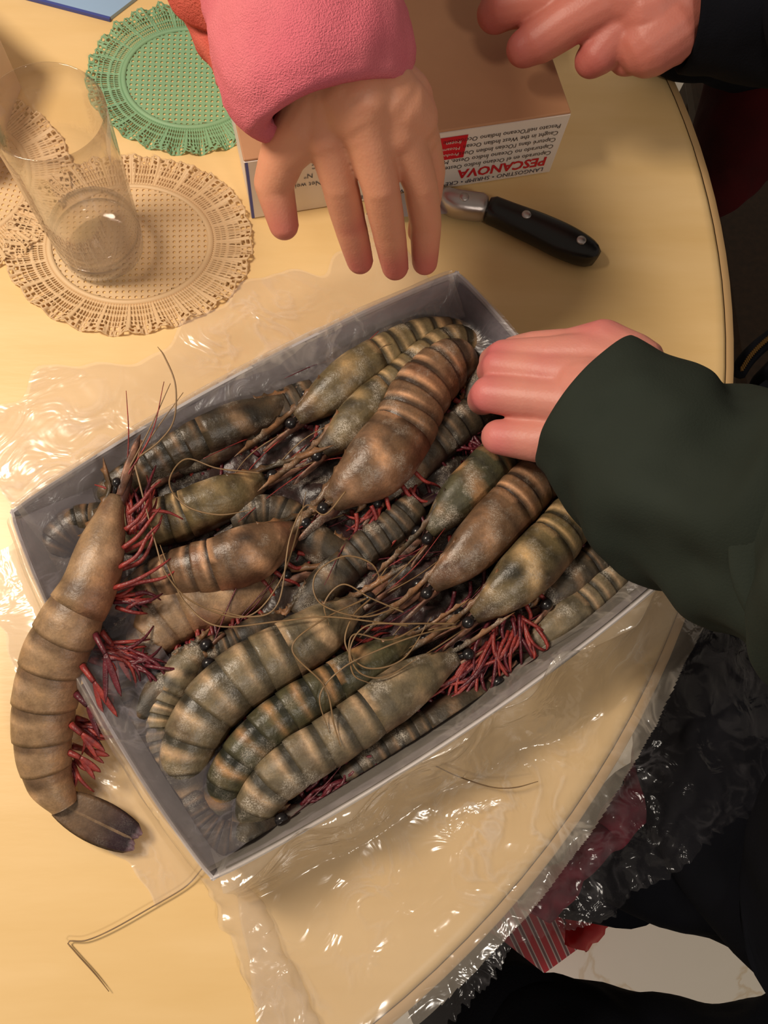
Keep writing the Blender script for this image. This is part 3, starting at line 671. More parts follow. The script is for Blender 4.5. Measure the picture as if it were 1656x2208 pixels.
prawn('dark olive prawn with tan patch right of the loose prawn', [(570, 1035, .034, 40), (520, 1062, .036, 50), (455, 1090, .036, 56), (395, 1115, .035, 58), (335, 1130, .034, 56), (280, 1150, .030, 48), (230, 1180, .024, 38), (200, 1215, .020, 30)], 1, 40, 'olive', rost=(720, 960, .044), carf=.42,
      ants=[[(560, 1020, .05), (470, 1010, .052), (400, 990, .052), (365, 1040, .054), (400, 1090, .058), (470, 1110, .058), (540, 1100, .058)]])
prawn('brown prawn with orange notch, middle of the left side', [(640, 1140, .038, 42), (595, 1170, .041, 56), (535, 1200, .042, 66), (470, 1222, .041, 66), (405, 1238, .038, 62), (345, 1258, .033, 54), (290, 1290, .028, 44), (250, 1330, .022, 32)], 1, 44, 'brown', rost=(790, 1050, .048), carf=.42)
prawn('pale brown prawn with red legs beside the loose prawn', [(600, 1255, .026, 40), (540, 1275, .028, 52), (470, 1295, .029, 62), (395, 1320, .029, 66), (330, 1370, .028, 62), (285, 1440, .026, 54), (270, 1510, .022, 44), (290, 1570, .018, 30)], 1, 72, 'pale', 'frosty', rost=(740, 1215, .036), carf=.40, leglen=.9, bund=[(470, 1360, .032, 22, 55, -.1, 1, 75), (400, 1390, .03, 8, 20, -.2, 1, 90)])
prawn('large striped prawn curving along the left front corner', [(775, 1305, .036, 40), (720, 1345, .039, 54), (655, 1388, .042, 66), (590, 1425, .043, 72), (520, 1468, .043, 74), (462, 1522, .042, 72), (418, 1590, .040, 66), (402, 1665, .035, 56), (425, 1735, .028, 42)], 1, 50, 'grey', rost=(880, 1215, .046), tail=(462, 1830, .036), carf=.30, legs='legs',
      ants=[[(800, 1290, .05), (760, 1330, .056), (745, 1390, .058), (790, 1440, .058), (870, 1420, .058), (930, 1330, .056)], [(790, 1290, .052), (690, 1340, .060), (630, 1400, .062), (700, 1480, .060), (720, 1560, .058), (735, 1610, .055)]])
prawn('dark banded prawn between the two front curled prawns', [(900, 1380, .034, 34), (840, 1412, .037, 46), (770, 1450, .039, 54), (700, 1490, .041, 56), (635, 1530, .041, 58), (575, 1578, .041, 58), (525, 1635, .040, 58), (490, 1695, .035, 52), (475, 1755, .028, 40)], 1, 36, 'green', rost=(1015, 1290, .044), tail=(480, 1850, .036), carf=.34, legs='legd',
      ants=[[(880, 1350, .05), (800, 1340, .058), (700, 1330, .060), (600, 1340, .062), (470, 1350, .062), (400, 1300, .062), (370, 1240, .064), (345, 1175, .066)], [(905, 1350, .052), (840, 1380, .056), (760, 1370, .060), (760, 1450, .058), (800, 1475, .055)]])
prawn('frosted prawn along the front tray wall with orange blotches', [(985, 1420, .034, 36), (925, 1452, .037, 50), (855, 1500, .040, 60), (785, 1552, .041, 62), (715, 1600, .041, 62), (645, 1645, .041, 62), (585, 1695, .040, 58), (548, 1755, .034, 50), (545, 1805, .026, 38)], 1, 44, 'grey', 'frosty', rost=(1110, 1320, .044), tail=(570, 1850, .036), carf=.36, legs='legd', spread=.3)
prawn('half hidden frosted prawn at the right front corner', [(1120, 1420, .022, 36), (1180, 1375, .024, 46), (1240, 1325, .026, 50), (1300, 1270, .026, 50), (1350, 1220, .024, 44), (1385, 1180, .020, 34)], -1, 40, 'grey', 'frosty', rost=(1000, 1500, .03), carf=.45)
prawn('grey prawn tail wedged in the left corner under film', [(330, 1120, .030, 34), (270, 1130, .032, 44), (200, 1130, .032, 48), (150, 1150, .031, 48), (118, 1200, .028, 42), (120, 1250, .024, 32)], 1, 40, 'dark', rost=(420, 1080, .03), carf=.42)
# lower layer, seen only in the gaps
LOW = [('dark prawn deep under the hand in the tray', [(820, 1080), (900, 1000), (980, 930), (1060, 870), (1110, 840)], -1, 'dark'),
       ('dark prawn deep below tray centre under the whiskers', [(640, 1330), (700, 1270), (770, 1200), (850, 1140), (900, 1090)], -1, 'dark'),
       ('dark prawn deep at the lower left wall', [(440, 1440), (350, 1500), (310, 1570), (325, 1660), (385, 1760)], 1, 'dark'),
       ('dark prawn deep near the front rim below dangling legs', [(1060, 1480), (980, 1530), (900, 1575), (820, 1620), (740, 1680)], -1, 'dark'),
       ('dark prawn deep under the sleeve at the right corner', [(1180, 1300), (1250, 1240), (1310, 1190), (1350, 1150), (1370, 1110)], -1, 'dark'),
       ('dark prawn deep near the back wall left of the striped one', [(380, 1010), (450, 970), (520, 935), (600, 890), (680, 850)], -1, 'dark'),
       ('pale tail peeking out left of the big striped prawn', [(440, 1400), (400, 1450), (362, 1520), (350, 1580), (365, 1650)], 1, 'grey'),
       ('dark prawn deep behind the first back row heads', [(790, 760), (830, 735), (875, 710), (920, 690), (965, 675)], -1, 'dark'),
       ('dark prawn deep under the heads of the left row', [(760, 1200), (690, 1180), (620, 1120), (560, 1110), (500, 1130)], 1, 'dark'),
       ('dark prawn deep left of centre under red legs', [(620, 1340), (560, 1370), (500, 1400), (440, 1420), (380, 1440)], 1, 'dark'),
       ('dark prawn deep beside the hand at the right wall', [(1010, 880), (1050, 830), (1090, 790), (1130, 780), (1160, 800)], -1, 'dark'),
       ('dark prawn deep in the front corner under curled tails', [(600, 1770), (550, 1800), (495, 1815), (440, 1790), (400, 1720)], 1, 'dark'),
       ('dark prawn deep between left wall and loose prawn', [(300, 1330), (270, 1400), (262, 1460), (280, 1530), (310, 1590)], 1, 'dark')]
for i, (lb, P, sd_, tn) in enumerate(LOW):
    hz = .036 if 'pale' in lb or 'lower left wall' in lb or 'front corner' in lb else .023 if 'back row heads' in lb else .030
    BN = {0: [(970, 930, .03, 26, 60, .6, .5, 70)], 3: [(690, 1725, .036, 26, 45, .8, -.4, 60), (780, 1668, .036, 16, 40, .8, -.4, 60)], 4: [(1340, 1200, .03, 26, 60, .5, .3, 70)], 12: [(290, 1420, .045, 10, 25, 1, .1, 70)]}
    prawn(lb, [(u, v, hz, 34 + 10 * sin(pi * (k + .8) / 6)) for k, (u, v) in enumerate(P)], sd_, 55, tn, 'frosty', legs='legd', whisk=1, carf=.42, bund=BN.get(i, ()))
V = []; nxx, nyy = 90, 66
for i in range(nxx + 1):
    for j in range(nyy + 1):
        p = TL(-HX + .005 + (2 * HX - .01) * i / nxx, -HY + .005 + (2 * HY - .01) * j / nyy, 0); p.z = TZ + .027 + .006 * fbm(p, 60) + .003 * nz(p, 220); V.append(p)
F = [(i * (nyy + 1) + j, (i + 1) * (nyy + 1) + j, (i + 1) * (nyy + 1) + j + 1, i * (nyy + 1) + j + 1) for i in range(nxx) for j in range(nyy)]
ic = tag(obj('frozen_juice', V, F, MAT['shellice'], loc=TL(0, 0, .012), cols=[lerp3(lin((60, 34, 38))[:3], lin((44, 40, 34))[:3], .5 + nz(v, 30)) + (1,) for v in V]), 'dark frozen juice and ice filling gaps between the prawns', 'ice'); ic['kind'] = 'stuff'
# fallen whiskers
for lb, P in (('brown prawn whisker lying on film right of the tray', [(940, 1652, .006), (990, 1675, .008), (1060, 1697, .008), (1110, 1698, .008), (1160, 1685, .006)]),
              ('long pale whisker lying on table below the loose prawn', [(440, 1868, .004), (400, 1912, .003), (320, 1960, .003), (240, 2005, .003), (185, 2028, .003), (147, 2030, .003), (160, 2050, .003), (205, 2100, .003), (235, 2138, .003)])):
    P = [W(*q) for q in P]; V, F = tube(P, [.0004] * (len(P) - 1) + [.0002], 5, 60); tag(obj('prawn_whisker', V, F, MAT['ant'], loc=P[0]), lb, 'whisker')

# ================================================================ plastic liner film
lin_ = thing('plastic_liner', 'clear crinkled plastic liner spilling over tray rim onto the table', 'plastic film', TL(0, -HY - .02, 0))
def sheet(name, fn, nu, nv, mat, label=None):
    V = [fn(i / nu, j / nv) for i in range(nu + 1) for j in range(nv + 1)]
    F = [(i * (nv + 1) + j, (i + 1) * (nv + 1) + j, (i + 1) * (nv + 1) + j + 1, i * (nv + 1) + j + 1) for i in range(nu) for j in range(nv)]
    return obj(name, V, F, mat, lin_, label=label)
def ridge(p, s): return (1 - abs(nz(p, s)) * 2)
def prof(pts, t):
    x = t * (len(pts) - 1); i = min(len(pts) - 2, int(x)); f = x - i
    return tuple(pts[i][k] * (1 - f) + pts[i + 1][k] * f for k in range(2))
def wall_film(x0, y0, x1, y1, P, ext0=0, ext1=0, amp=.0015, sq=1.0):
    a, b = Vector((x0, y0)), Vector((x1, y1)); d = (b - a).normalized(); nrm = Vector((d.y, -d.x))
    def fn(s, t):
        dd, h = prof(P, t); q = a.lerp(b, s) + d * ((s - .5) * 2 * (ext1 if s > .5 else ext0) * max(0, t - .3)); 
        if dd > .02: dd = .02 + (dd - .02) * (1 + .35 * nz((s * 4, x0, y0), 1.7) + .2 * nz((s * 14, x0, y0), 1))
        q = q + nrm * (dd + bow(s) * max(0, 1 - max(0, dd - .012) / .05)); p = TL(q.x, q.y, h)
        k = amp * (1 if dd < .02 else 1.3)
        p.z += k * (ridge(p, 26) * .75 + ridge(p, 80) * .25) * (1 if h > .006 else .8) 
        p += (EX * nz(p, 40) + EY * nz(p + Vector((5, 5, 5)), 40)) * k * .8
        p.z = max(p.z, TZ + .0006 + .0004)
        return p
    return fn
INP = [(-.016, RH - .022), (-.007, RH - .012), (.002, RH - .002), (.005, RH + .0015), (.008, RH - .004), (.011, RH - .020), (.014, .012), (.02, .004)]
sheet('film_sheet', wall_film(HX, HY, -HX, HY, INP + [(.05, .002), (.085, .0015)], .01, .02), 200, 60, MAT['film'])
sheet('film_sheet', wall_film(-HX, HY, -HX, -HY, INP + [(.035, .003), (.05, .0015)], .01, .0), 140, 50, MAT['film'])
sheet('film_cuff', wall_film(HX * .98, HY, -HX * .98, HY, [(-.020, RH - .016), (-.010, RH - .013), (.001, RH - .003), (.0042, RH + .0006)], amp=.001), 160, 16, MAT['filmg'], 'frosty grey film over the back rim')
sheet('film_cuff', wall_film(-HX, HY * .98, -HX, -HY * .98, [(-.040, RH - .014), (-.016, RH - .006), (.001, RH - .002), (.0044, RH + .0008)], amp=.002), 120, 20, MAT['filmg'], 'frosty grey film over the left rim')
sheet('film_cuff', wall_film(HX, -HY, HX, HY, [(-.022, RH - .018), (-.008, RH - .010), (.001, RH - .002), (.0044, RH + .0008)], amp=.001), 120, 20, MAT['filmg'], 'frosty grey film over the right rim')
B_, R_ = TL(-HX, -HY - .0045, RH + .0015), TL(HX + .01, -HY - .0045, RH + .0015)
OUT = [(590, 2330), (760, 2330), (900, 2260), (1010, 2130), (1090, 2030), (1250, 1985), (1410, 1900), (1560, 1800), (1700, 1700), (1800, 1560), (1800, 1360)]
def front(s, t):
    i = min(len(OUT) - 2, int(s * (len(OUT) - 1))); f = s * (len(OUT) - 1) - i
    o2 = W(OUT[i][0] * (1 - f) + OUT[i + 1][0] * f, OUT[i][1] * (1 - f) + OUT[i + 1][1] * f, -.02)
    inn = B_.lerp(R_, s) - EY * bow(s)
    t2 = 0 if t < .08 else (t - .08) / .92
    p = inn.lerp(o2, t2)
    h = (RH + .0015) * (1 - min(1, t2 / (.16 + .25 * s ** 2))) ** 1.5 + .0012
    if t < .08: h = RH + .0015 - .018 * (1 - t / .08); p = inn + EY * (.014 * (1 - t / .08))
    dist = hypot(p.x - TC.x, p.y - TC.y) - TR
    free = max(0, min(1, (dist + .02) / .05))
    am = .0026 + .0030 * max(0, 1 - t2 * 2.2) + .0050 * free + .004 * (t2 > 0) * max(0, h) / RH
    if dist > .0: h -= .35 * dist
    rz = ridge(p, 16) * .6 + ridge(p, 42) * .3 + ridge(p, 75) * .12 * free
    if t >= .08:
        h += am * rz; p = p + (Vector((nz(p, 30), nz(p + Vector((9, 2, 1)), 30), 0)) * am)
        if free > .5 and t2 > .93: e = (t2 - .93) / .07; p = p + (o2 - inn).normalized() * e * (.005 * nz((s * 120, 0, 0), 1))
    if dist < .002: h = max(h, .0012)
    p.z = TZ + h; return p
fs = sheet('front_sheet', front, 420, 170, MAT['filmt'])
# the crumpled part of the sheet beyond the table edge gets its own denser film look
fs.data.materials.append(MAT['filmc'])
o_ = org(fs)
for pl in fs.data.polygons:
    c = pl.center + ORG[lin_.name]
    if hypot(c.x - TC.x, c.y - TC.y) > TR + .006: pl.material_index = 1
# rolled crinkled ridge where the sheet lifts off the front corner
def ropef(s, t):
    P = prof([(470, 1880), (520, 1960), (560, 2050), (600, 2140), (650, 2260)], s); q = W(P[0], P[1], .002); wd = .010 + .006 * s
    a_ = (t - .5) * pi; p = q + Vector((1, .2, 0)) * sin(a_) * wd; p.z += cos(a_) * .007 * (1 - .4 * s)
    p += Vector((nz(p, 110), nz(p + Vector((3, 3, 3)), 110), 0)) * .004; p.z = max(TZ + .001, p.z + ridge(p, 90) * .002); return p
sheet('film_ridge', ropef, 90, 16, MAT['film'])

# ================================================================ hands
def cap(p0, r0, p1, r1, n=16):
    T = (p1 - p0); L = T.length; T = T / max(L, 1e-6)
    S = T.cross(Vector((.12, .23, .97))).normalized(); U = S.cross(T); rings = []
    for a in (-88, -65, -40, -15): rings.append([p0 + T * r0 * sin(radians(a)) + (S * cos(2 * pi * k / n) + U * sin(2 * pi * k / n)) * r0 * cos(radians(a)) for k in range(n)])
    for f in (.25, .5, .75): rings.append([p0 + T * L * f + (S * cos(2 * pi * k / n) + U * sin(2 * pi * k / n)) * (r0 + (r1 - r0) * f) for k in range(n)])
    for a in (15, 40, 65, 88): rings.append([p1 + T * r1 * sin(radians(a)) + (S * cos(2 * pi * k / n) + U * sin(2 * pi * k / n)) * r1 * cos(radians(a)) for k in range(n)])
    return loft(rings)
def body(name, chains, mat, parent, vox=.00105, sm=14, tips=(), label=None, crease=()):
    "one continuous skin grown round chains of (u, v, h, r_mm)"
    parts = []
    for ch in chains:
        pts = [(W(u, v, h), r / 1000) for u, v, h, r in ch]
        for (a, ra), (b, rb) in zip(pts, pts[1:]): parts.append(cap(a, ra, b, rb))
    V, F = join(parts); me = bpy.data.meshes.new(name); me.from_pydata([tuple(v) for v in V], [], F); me.update()
    bm = bmesh.new(); bm.from_mesh(me); bmesh.ops.recalc_face_normals(bm, faces=bm.faces); bm.to_mesh(me); bm.free()
    ob = bpy.data.objects.new(name, me); SC.collection.objects.link(ob)
    m = ob.modifiers.new('r', 'REMESH'); m.mode = 'VOXEL'; m.voxel_size = vox
    m = ob.modifiers.new('s', 'SMOOTH'); m.factor = .5; m.iterations = sm
    bpy.context.view_layer.update(); ev = ob.evaluated_get(bpy.context.evaluated_depsgraph_get())
    m2 = bpy.data.meshes.new_from_object(ev); bpy.data.objects.remove(ob)
    V = [v.co.copy() for v in m2.vertices]; F = [tuple(p.vertices) for p in m2.polygons]
    tp = [(W(u, v, h), r) for u, v, h, r in tips]; cols = []
    for v in V:
        k = max([0.0] + [exp(-((v - q).length / r) ** 2) for q, r in tp]); cols.append((k, k, k, 1))
    return obj(name, V, F, mat, parent, cols=cols, label=label)
def cloth_tube(name, P, mat, parent, n=72, m=60, lip=.006, amp=.003, freq=30, label=None, folds=0, vsq=1.0, open0=True, capend=True):
    "P: (u, v, h, half-width px along the picture, half-height m)"
    C = catmull([tuple(W(u, v, h)) + (hw * M(u, v, h), hz) for u, v, h, hw, hz in P], m); rings = []
    fr = frames(C)
    def rg_(i, k, q=1.0, shift=0):
        c, T, S, U = fr[i]; out = []
        for j in range(n):
            a = 2 * pi * j / n; p = c + T * shift + (S * (C[i][3] * cos(a)) + U * (C[i][4] * sin(a))) * k - (S * cos(a) + U * sin(a)) * q
            d = (S * cos(a) + U * sin(a)); f = i / m
            p = p + d * (amp * fbm(p, freq) + folds * sin(f * 26 + 3 * sin(a * 2 + f * 5) + 2 * nz(p, 12)) * min(1, f * 4))
            out.append(p)
        return out
    if open0:
        for i in (14, 9, 5, 2): rings.append(rg_(i, 1, lip * 1.3))
        T0 = fr[0][1]; rings += [rg_(0, 1, lip * 1.25, -.0), rg_(0, 1, lip * .9, -.0025), rg_(0, 1, lip * .5, -.0035), rg_(0, 1, lip * .15, -.0025)]
    for i in range(m): rings.append(rg_(i, 1, 0))
    V, F = loft(rings, not open0, capend); return obj(name, V, F, mat, parent, label=label)

# --- hand in pink sleeve (back of a left hand, fingers toward the camera operator)
pA = thing('person', 'hand in a fluffy pink sleeve reaching down over the shrimp tray', 'person', W(760, 120, .10))
A = [
    # forearm and palm fan
    [(690, -120, .194, 25), (715, 40, .190, 24), (750, 150, .188, 23), (770, 215, .187, 21)],
    [(745, 170, .188, 20), (720, 215, .186, 15), (705, 290, .174, 12)],
    [(765, 170, .189, 21), (780, 210, .192, 16), (788, 285, .180, 12)],
    [(790, 170, .189, 21), (835, 210, .188, 16), (856, 285, .176, 11.5)],
    [(805, 180, .186, 20), (870, 215, .178, 15), (900, 290, .166, 11)],
    [(720, 230, .184, 13), (860, 230, .184, 15), (885, 255, .176, 14)],
    # thumb
    [(715, 190, .186, 18), (660, 270, .172, 15), (612, 330, .158, 12), (590, 395, .142, 10.5), (612, 485, .124, 8.2)],
    # index, middle, ring, little
    [(706, 280, .176, 11.5), (732, 395, .152, 9.6), (752, 475, .128, 9.2), (776, 562, .100, 7.8)],
    [(788, 278, .182, 11.5), (820, 400, .158, 9.8), (836, 485, .132, 9.4), (852, 575, .100, 7.9)],
    [(864, 282, .176, 10.8), (906, 395, .150, 9.2), (918, 480, .124, 8.9), (916, 565, .098, 7.6)],
    [(905, 290, .164, 10.2), (925, 370, .142, 9.0), (918, 440, .120, 8.4), (905, 500, .102, 7.2)],
]
body('hand', A, MAT['skinA'], pA, tips=[(612, 480, .124, .014), (778, 555, .10, .016), (850, 570, .10, .018), (908, 560, .098, .016), (762, 475, .128, .008), (838, 480, .13, .008), (700, 285, .174, .007)])
cloth_tube('sleeve_cuff', [(708, 226, .186, 186, .036), (690, 170, .190, 214, .043), (674, 110, .192, 218, .046), (655, 30, .194, 210, .046), (626, -80, .196, 206, .046), (590, -220, .198, 212, .05), (520, -500, .21, 240, .055), (440, -850, .26, 290, .065)], MAT['pink'], pA, n=120, m=80, lip=.010, amp=.0016, freq=60, label='fluffy pink fleece cuff')
cloth_tube('sleeve', [(505, 175, .150, 40, .012), (510, 110, .155, 82, .02), (500, 30, .160, 105, .03), (480, -70, .18, 140, .04), (430, -300, .215, 130, .04), (380, -480, .22, 120, .03)], MAT['coral'], pA, lip=.004, amp=.0015, freq=60, label='coral sleeve layer behind the cuff')

# --- hand in tray, dark green sleeve
pC = thing('person', 'hand in dark green sleeve reaching into the tray from right, black trousers', 'person', (0.62, -0.16, 0))
Cc = [
    [(1560, 960, .118, 27), (1420, 900, .112, 26), (1330, 865, .105, 23), (1270, 850, .100, 21)],
    [(1340, 800, .104, 18), (1270, 770, .098, 14), (1190, 768, .092, 11.5), (1085, 768, .078, 9.8), (1062, 778, .055, 8.6)],
    [(1340, 850, .106, 18), (1250, 815, .100, 13), (1190, 806, .094, 11.5), (1075, 790, .080, 9.8), (1058, 800, .056, 8.8)],
    [(1330, 880, .104, 20), (1230, 870, .098, 14), (1170, 862, .092, 12), (1055, 850, .080, 10.8), (1040, 862, .055, 9.4)],
    [(1340, 930, .098, 19), (1250, 945, .090, 15), (1160, 950, .082, 12.5), (1075, 942, .072, 10.2)],
    [(1360, 790, .104, 19), (1300, 740, .100, 13.5), (1230, 745, .090, 10), (1150, 745, .074, 8.6), (1105, 752, .056, 7.6)],
    [(1250, 820, .098, 14), (1250, 880, .096, 14)],
]
body('hand', Cc, MAT['skinC'], pC, tips=[(1050, 768, .08, .014), (1035, 850, .08, .016), (1290, 725, .10, .014), (1080, 950, .075, .012), (1180, 800, .094, .01)])
cloth_tube('sleeve', [(1275, 885, .112, 178, .042), (1330, 925, .116, 196, .046), (1430, 1000, .124, 222, .050), (1540, 1070, .134, 246, .054), (1660, 1130, .145, 270, .058), (1850, 1200, .165, 320, .065), (2150, 1250, .24, 380, .08)], MAT['dgreen'], pC, n=130, m=150, lip=.004, amp=.006, freq=14, folds=.0036)
def limb(name, P, mat, parent, amp=.006, freq=14, n=60, m=50, label=None):
    return cloth_tube(name, P, mat, parent, n=n, m=m, lip=0, amp=amp, freq=freq, open0=False, label=label, folds=.002)
cloth_tube('jacket', [(1560, 1220, -.055, 120, .02), (1580, 1330, -.072, 190, .035), (1610, 1480, -.090, 250, .05), (1690, 1690, -.10, 320, .06), (1850, 1900, -.10, 300, .09), (2050, 2000, -.02, 330, .12), (2300, 1900, .15, 330, .12)], MAT['blackc'], pC, lip=.003, amp=.006, freq=12, open0=False)
limb('trouser_leg', [(1240, 1850, -.190, 55, .04), (1330, 1830, -.185, 130, .065), (1480, 1810, -.175, 185, .075), (1650, 1840, -.165, 215, .08), (1850, 1950, -.15, 260, .085), (2100, 2050, -.13, 300, .09)], MAT['blackc'], pC)
limb('trouser_leg', [(1030, 2220, -.25, 60, .03), (1100, 2225, -.25, 112, .05), (1230, 2260, -.24, 140, .06), (1400, 2330, -.22, 165, .07), (1650, 2400, -.19, 220, .08), (2000, 2350, -.15, 290, .085)], MAT['blackc'], pC)
for u0, v0, u1, v1 in ((1290, 1860, 1330, 1800), (1060, 2240, 1110, 2200)):
    a, b = W(u0, v0, -.22), W(u1, v1, -.70)
    b = Vector((a.x + .02, a.y - .02, .05)); V, F = tube([a + Vector((.02, 0, 0)), a.lerp(b, .4), a.lerp(b, .8), b], [.05, .058, .05, .048], 24, 24); obj('shin', V, F, MAT['blackc'], pC, label='lower trouser leg')
    V, F = tube([b + Vector((.05, 0, -.015)), b + Vector((-.02, 0, -.012)), b + Vector((-.10, .01, -.022)), b + Vector((-.15, .012, -.026))], [.034, .036, .030, .016], 16, 20); obj('shoe', V, F, MAT['handle'], pC)
# zip edge of the open jacket
zp = [W(1590, 805, -.03), W(1610, 775, -.03), W(1640, 745, -.03), W(1680, 715, -.03)]
V, F = tube(zp, .006, 8, 20); zo = obj('jacket_edge', V, F, MAT['blackc'], pC)
ts = []
Z = catmull([tuple(p) for p in zp], 26)
for q in Z: ts.append(box(q[0], q[1] , q[2] + .007, .0016, .0034, .0016))
V, F = join(ts); obj('zip_teeth', V, F, MAT['zip'], zo, False, kind='stuff')
cloth_tube('jacket_front', [(1615, 850, -.05, 30, .02), (1650, 880, -.05, 70, .03), (1760, 860, -.05, 130, .04), (1950, 900, -.04, 200, .08)], MAT['blackc'], pC, lip=.002, amp=.004, freq=20, open0=False)

# --- hand at the top right, dark sleeve
pB = thing('person', 'pinching hand at the top right with black jacket and dark red top', 'person', W(1700, 60, -.6))
Bb = [
    [(1640, -80, .125, 32.2), (1540, -30, .122, 31.0), (1450, 10, .120, 28.7), (1400, 20, .120, 25.3)],
    [(1440, 60, .118, 21.8), (1400, 90, .112, 20.5), (1370, 85, .110, 16.6)],
    [(1420, -30, .125, 23.0), (1300, -40, .122, 17.9), (1180, -5, .112, 14.7), (1095, 12, .100, 14.1), (1068, 30, .092, 12.2)],
    [(1420, 0, .125, 23.0), (1320, -10, .124, 17.9), (1230, 40, .112, 15.4), (1165, 85, .100, 14.1), (1130, 105, .094, 11.5)],
    [(1430, 20, .12, 23.0), (1370, 20, .118, 16.6), (1330, 70, .110, 14.7), (1290, 118, .100, 12.5), (1276, 130, .096, 11.0)],
    [(1430, -60, .12, 23.0), (1250, -80, .118, 17.9), (1120, -40, .11, 14.1), (1080, -20, .10, 12.8)],
    [(1460, 20, .118, 23.0), (1440, 75, .110, 19.2), (1390, 110, .104, 13.4), (1350, 125, .098, 10.9)],
]
body('hand', Bb, MAT['skinB'], pB, tips=[(1075, 30, .094, .014), (1125, 105, .092, .014), (1285, 125, .098, .014), (1360, 125, .098, .010), (1440, 90, .11, .012)])
cloth_tube('sleeve', [(1490, 30, .122, 92, .036), (1560, 20, .125, 118, .042), (1700, 10, .13, 150, .05), (1900, -30, .17, 200, .06)], MAT['blackc'], pB, lip=.004, amp=.003, freq=22, label='black sleeve')
cloth_tube('jacket', [(1400, 110, .020, 30, .012), (1440, 105, .022, 62, .02), (1540, 70, .02, 110, .035), (1700, 40, .0, 220, .06), (1950, 0, .0, 330, .1)], MAT['blackc'], pB, lip=.003, amp=.005, freq=16, open0=False)
cloth_tube('red_top', [(1560, 420, -.06, 50, .03), (1590, 330, -.06, 95, .05), (1650, 220, -.05, 140, .07), (1780, 80, -.03, 200, .09)], MAT['maroon'], pB, lip=.003, amp=.006, freq=14, open0=False, label='dark red jumper seen beside the table edge')

# ================================================================ chair right of the table
chx = thing('dining_chair', 'dark brown wooden chair in the shade right of the table', 'chair', (.68, .56, 0))
V, F = box(.68, .56, .43, .46, .56, .03); bevel(obj('seat', V, F, MAT['brownw'], chx, False), .008)
for a, b in ((.475, .31), (.885, .31), (.475, .81), (.885, .81)):
    V, F = box(a, b, .2085, .04, .04, .415); bevel(obj('leg', V, F, MAT['brownw'], chx, False), .004)
for b in (.31, .81):
    V, F = box(.895, b, .66, .035, .04, .43); bevel(obj('back_post', V, F, MAT['brownw'], chx, False), .004)
for z in (.55, .68, .81):
    V, F = box(.895, .56, z, .02, .46, .06); bevel(obj('back_slat', V, F, MAT['brownw'], chx, False), .004)

# ================================================================ red striped paper bag and red cloth beside the table
def stripes():
    m, nt, out = newmat('red_stripe_print'); L = nt.links.new
    p = node(nt, 'ShaderNodeBsdfPrincipled'); L(p.outputs[0], out.inputs[0]); p.inputs['Roughness'].default_value = .45
    at = node(nt, 'ShaderNodeAttribute', attribute_name='Col'); sp = node(nt, 'ShaderNodeSeparateColor'); L(at.outputs[0], sp.inputs[0])
    fr = node(nt, 'ShaderNodeMath', operation='FRACT'); mu = node(nt, 'ShaderNodeMath', operation='MULTIPLY'); mu.inputs[1].default_value = 12
    L(sp.outputs[0], mu.inputs[0]); L(mu.outputs[0], fr.inputs[0])
    r = nt.nodes.new('ShaderNodeValToRGB'); L(fr.outputs[0], r.inputs[0]); r.color_ramp.interpolation = 'CONSTANT'; e = r.color_ramp.elements
    R_2, W_2, G_2 = lin((205, 22, 52)), lin((222, 196, 196)), lin((120, 84, 92))
    for _ in range(3): e.new(.5)
    for q, (ps_, c_) in zip(e, ((0, R_2), (.5, W_2), (.62, G_2), (.84, W_2), (.94, R_2))): q.position = ps_; q.color = c_
    L(r.outputs[0], p.inputs['Base Color']); return m
MAT['stripe'] = stripes(); MAT['redp'] = simple('red_paper', (214, 26, 34), .4)
a, b = W(1166, 2104, -.47), W(1322, 1990, -.47); d = (b - a).normalized(); wl = (b - a).length; nrm = Vector((-d.y, d.x, 0)); a = a - d * .04; wl += .04
bt = a.z; dp = .13; bag = thing('striped_paper_bag', 'red paper bag with white and grey stripes beside the table edge', 'bag', Vector((a.x, a.y, 0)) + d * wl / 2)
V, cols = [], []; nx_, nz_ = 24, 12
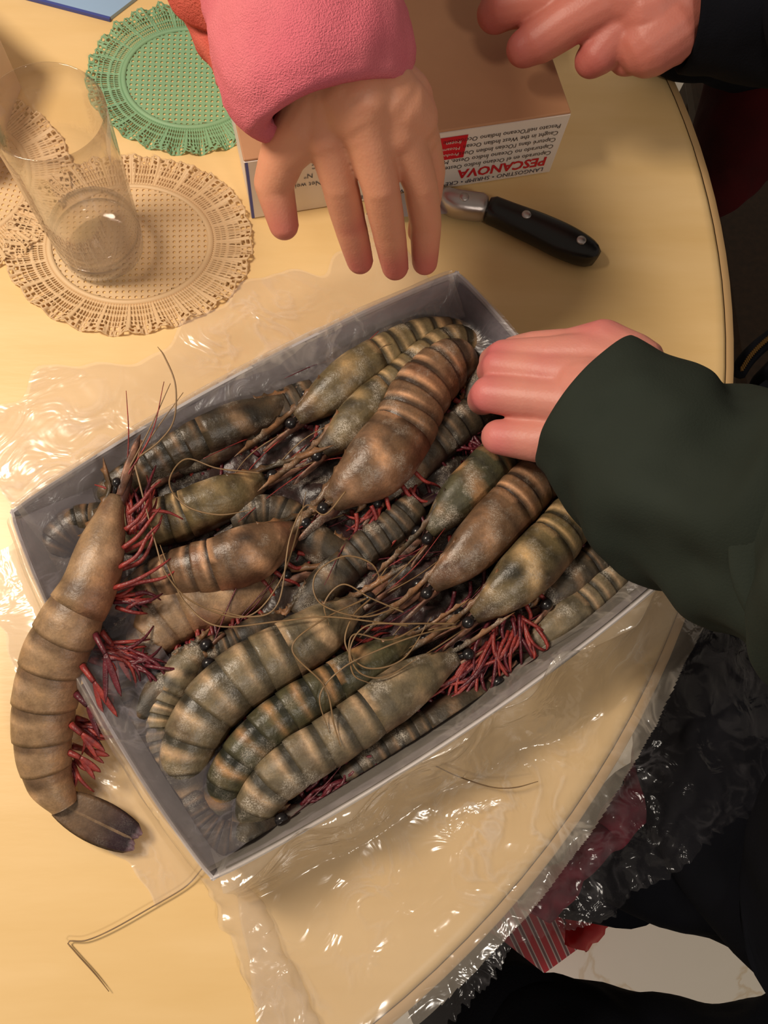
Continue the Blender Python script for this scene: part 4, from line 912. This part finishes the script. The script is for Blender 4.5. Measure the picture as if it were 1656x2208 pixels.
for i in range(nx_ + 1):
    for j in range(nz_ + 1):
        f, g = i / nx_, j / nz_; V.append(a + d * wl * f + nrm * dp * g + Vector((0, 0, .10 * g + .004 * sin(pi * g) + .001))); cols.append((f, g, 0, 1))
F = [(i * (nz_ + 1) + j, (i + 1) * (nz_ + 1) + j, (i + 1) * (nz_ + 1) + j + 1, i * (nz_ + 1) + j + 1) for i in range(nx_) for j in range(nz_)]
obj('striped_panel', V, F, MAT['stripe'], bag, cols=cols)
V = []
for z_, off in ((0.001, 0), (1, 0)):
    for p, hh_ in ((a, bt), (a + d * wl, bt), (a + d * wl + nrm * dp, bt + .10), (a + nrm * dp, bt + .10)):
        V.append(Vector((p.x, p.y, .001 if z_ < .5 else hh_ - .001)))
obj('bag_body', V, [(3, 2, 1, 0), (4, 5, 6, 7), (0, 1, 5, 4), (1, 2, 6, 5), (2, 3, 7, 6), (3, 0, 4, 7)], MAT['redp'], bag, False, label='plain red sides of the bag')
fp = a + d * (wl - .03) + nrm * .03 + Vector((0, 0, .035)); V, F = tube([fp - nrm * .02 - d * .02, fp, fp + nrm * .03 + d * .01], [.012, .022, .015], 10, 10); V = [v + Vector((nz(v, 60), nz(v, 70), nz(v, 80))) * .006 for v in V]
obj('tissue', V, F, MAT['redp'], bag, label='plain red tissue at the bag corner')
cl = thing('red_cloth', 'crumpled dark red cloth seen through plastic along the table edge', 'cloth', W(1290, 1800, -.08))
CP = [(1150, 1965), (1200, 1900), (1290, 1800), (1370, 1700), (1400, 1620)]
def clothfn(s, t):
    P = prof(CP, s); q = W(P[0] + 12, P[1] + 10, -.108); aa = (t - .5) * pi; p = q + Vector((.8, -.5, 0)) * sin(aa) * .012; p.z += cos(aa) * .008
    return p + Vector((nz(p, 40), nz(p + Vector((1, 2, 3)), 40), nz(p, 70))) * .008
V = [clothfn(i / 60, j / 16) for i in range(61) for j in range(17)]
F = [(i * 17 + j, (i + 1) * 17 + j, (i + 1) * 17 + j + 1, i * 17 + j + 1) for i in range(60) for j in range(16)]
o = obj('cloth_fold', V, F, simple('red_cloth', (112, 16, 40), .7, col2=(64, 10, 26), ns=60), cl); m = o.modifiers.new('s', 'SOLIDIFY'); m.thickness = .002
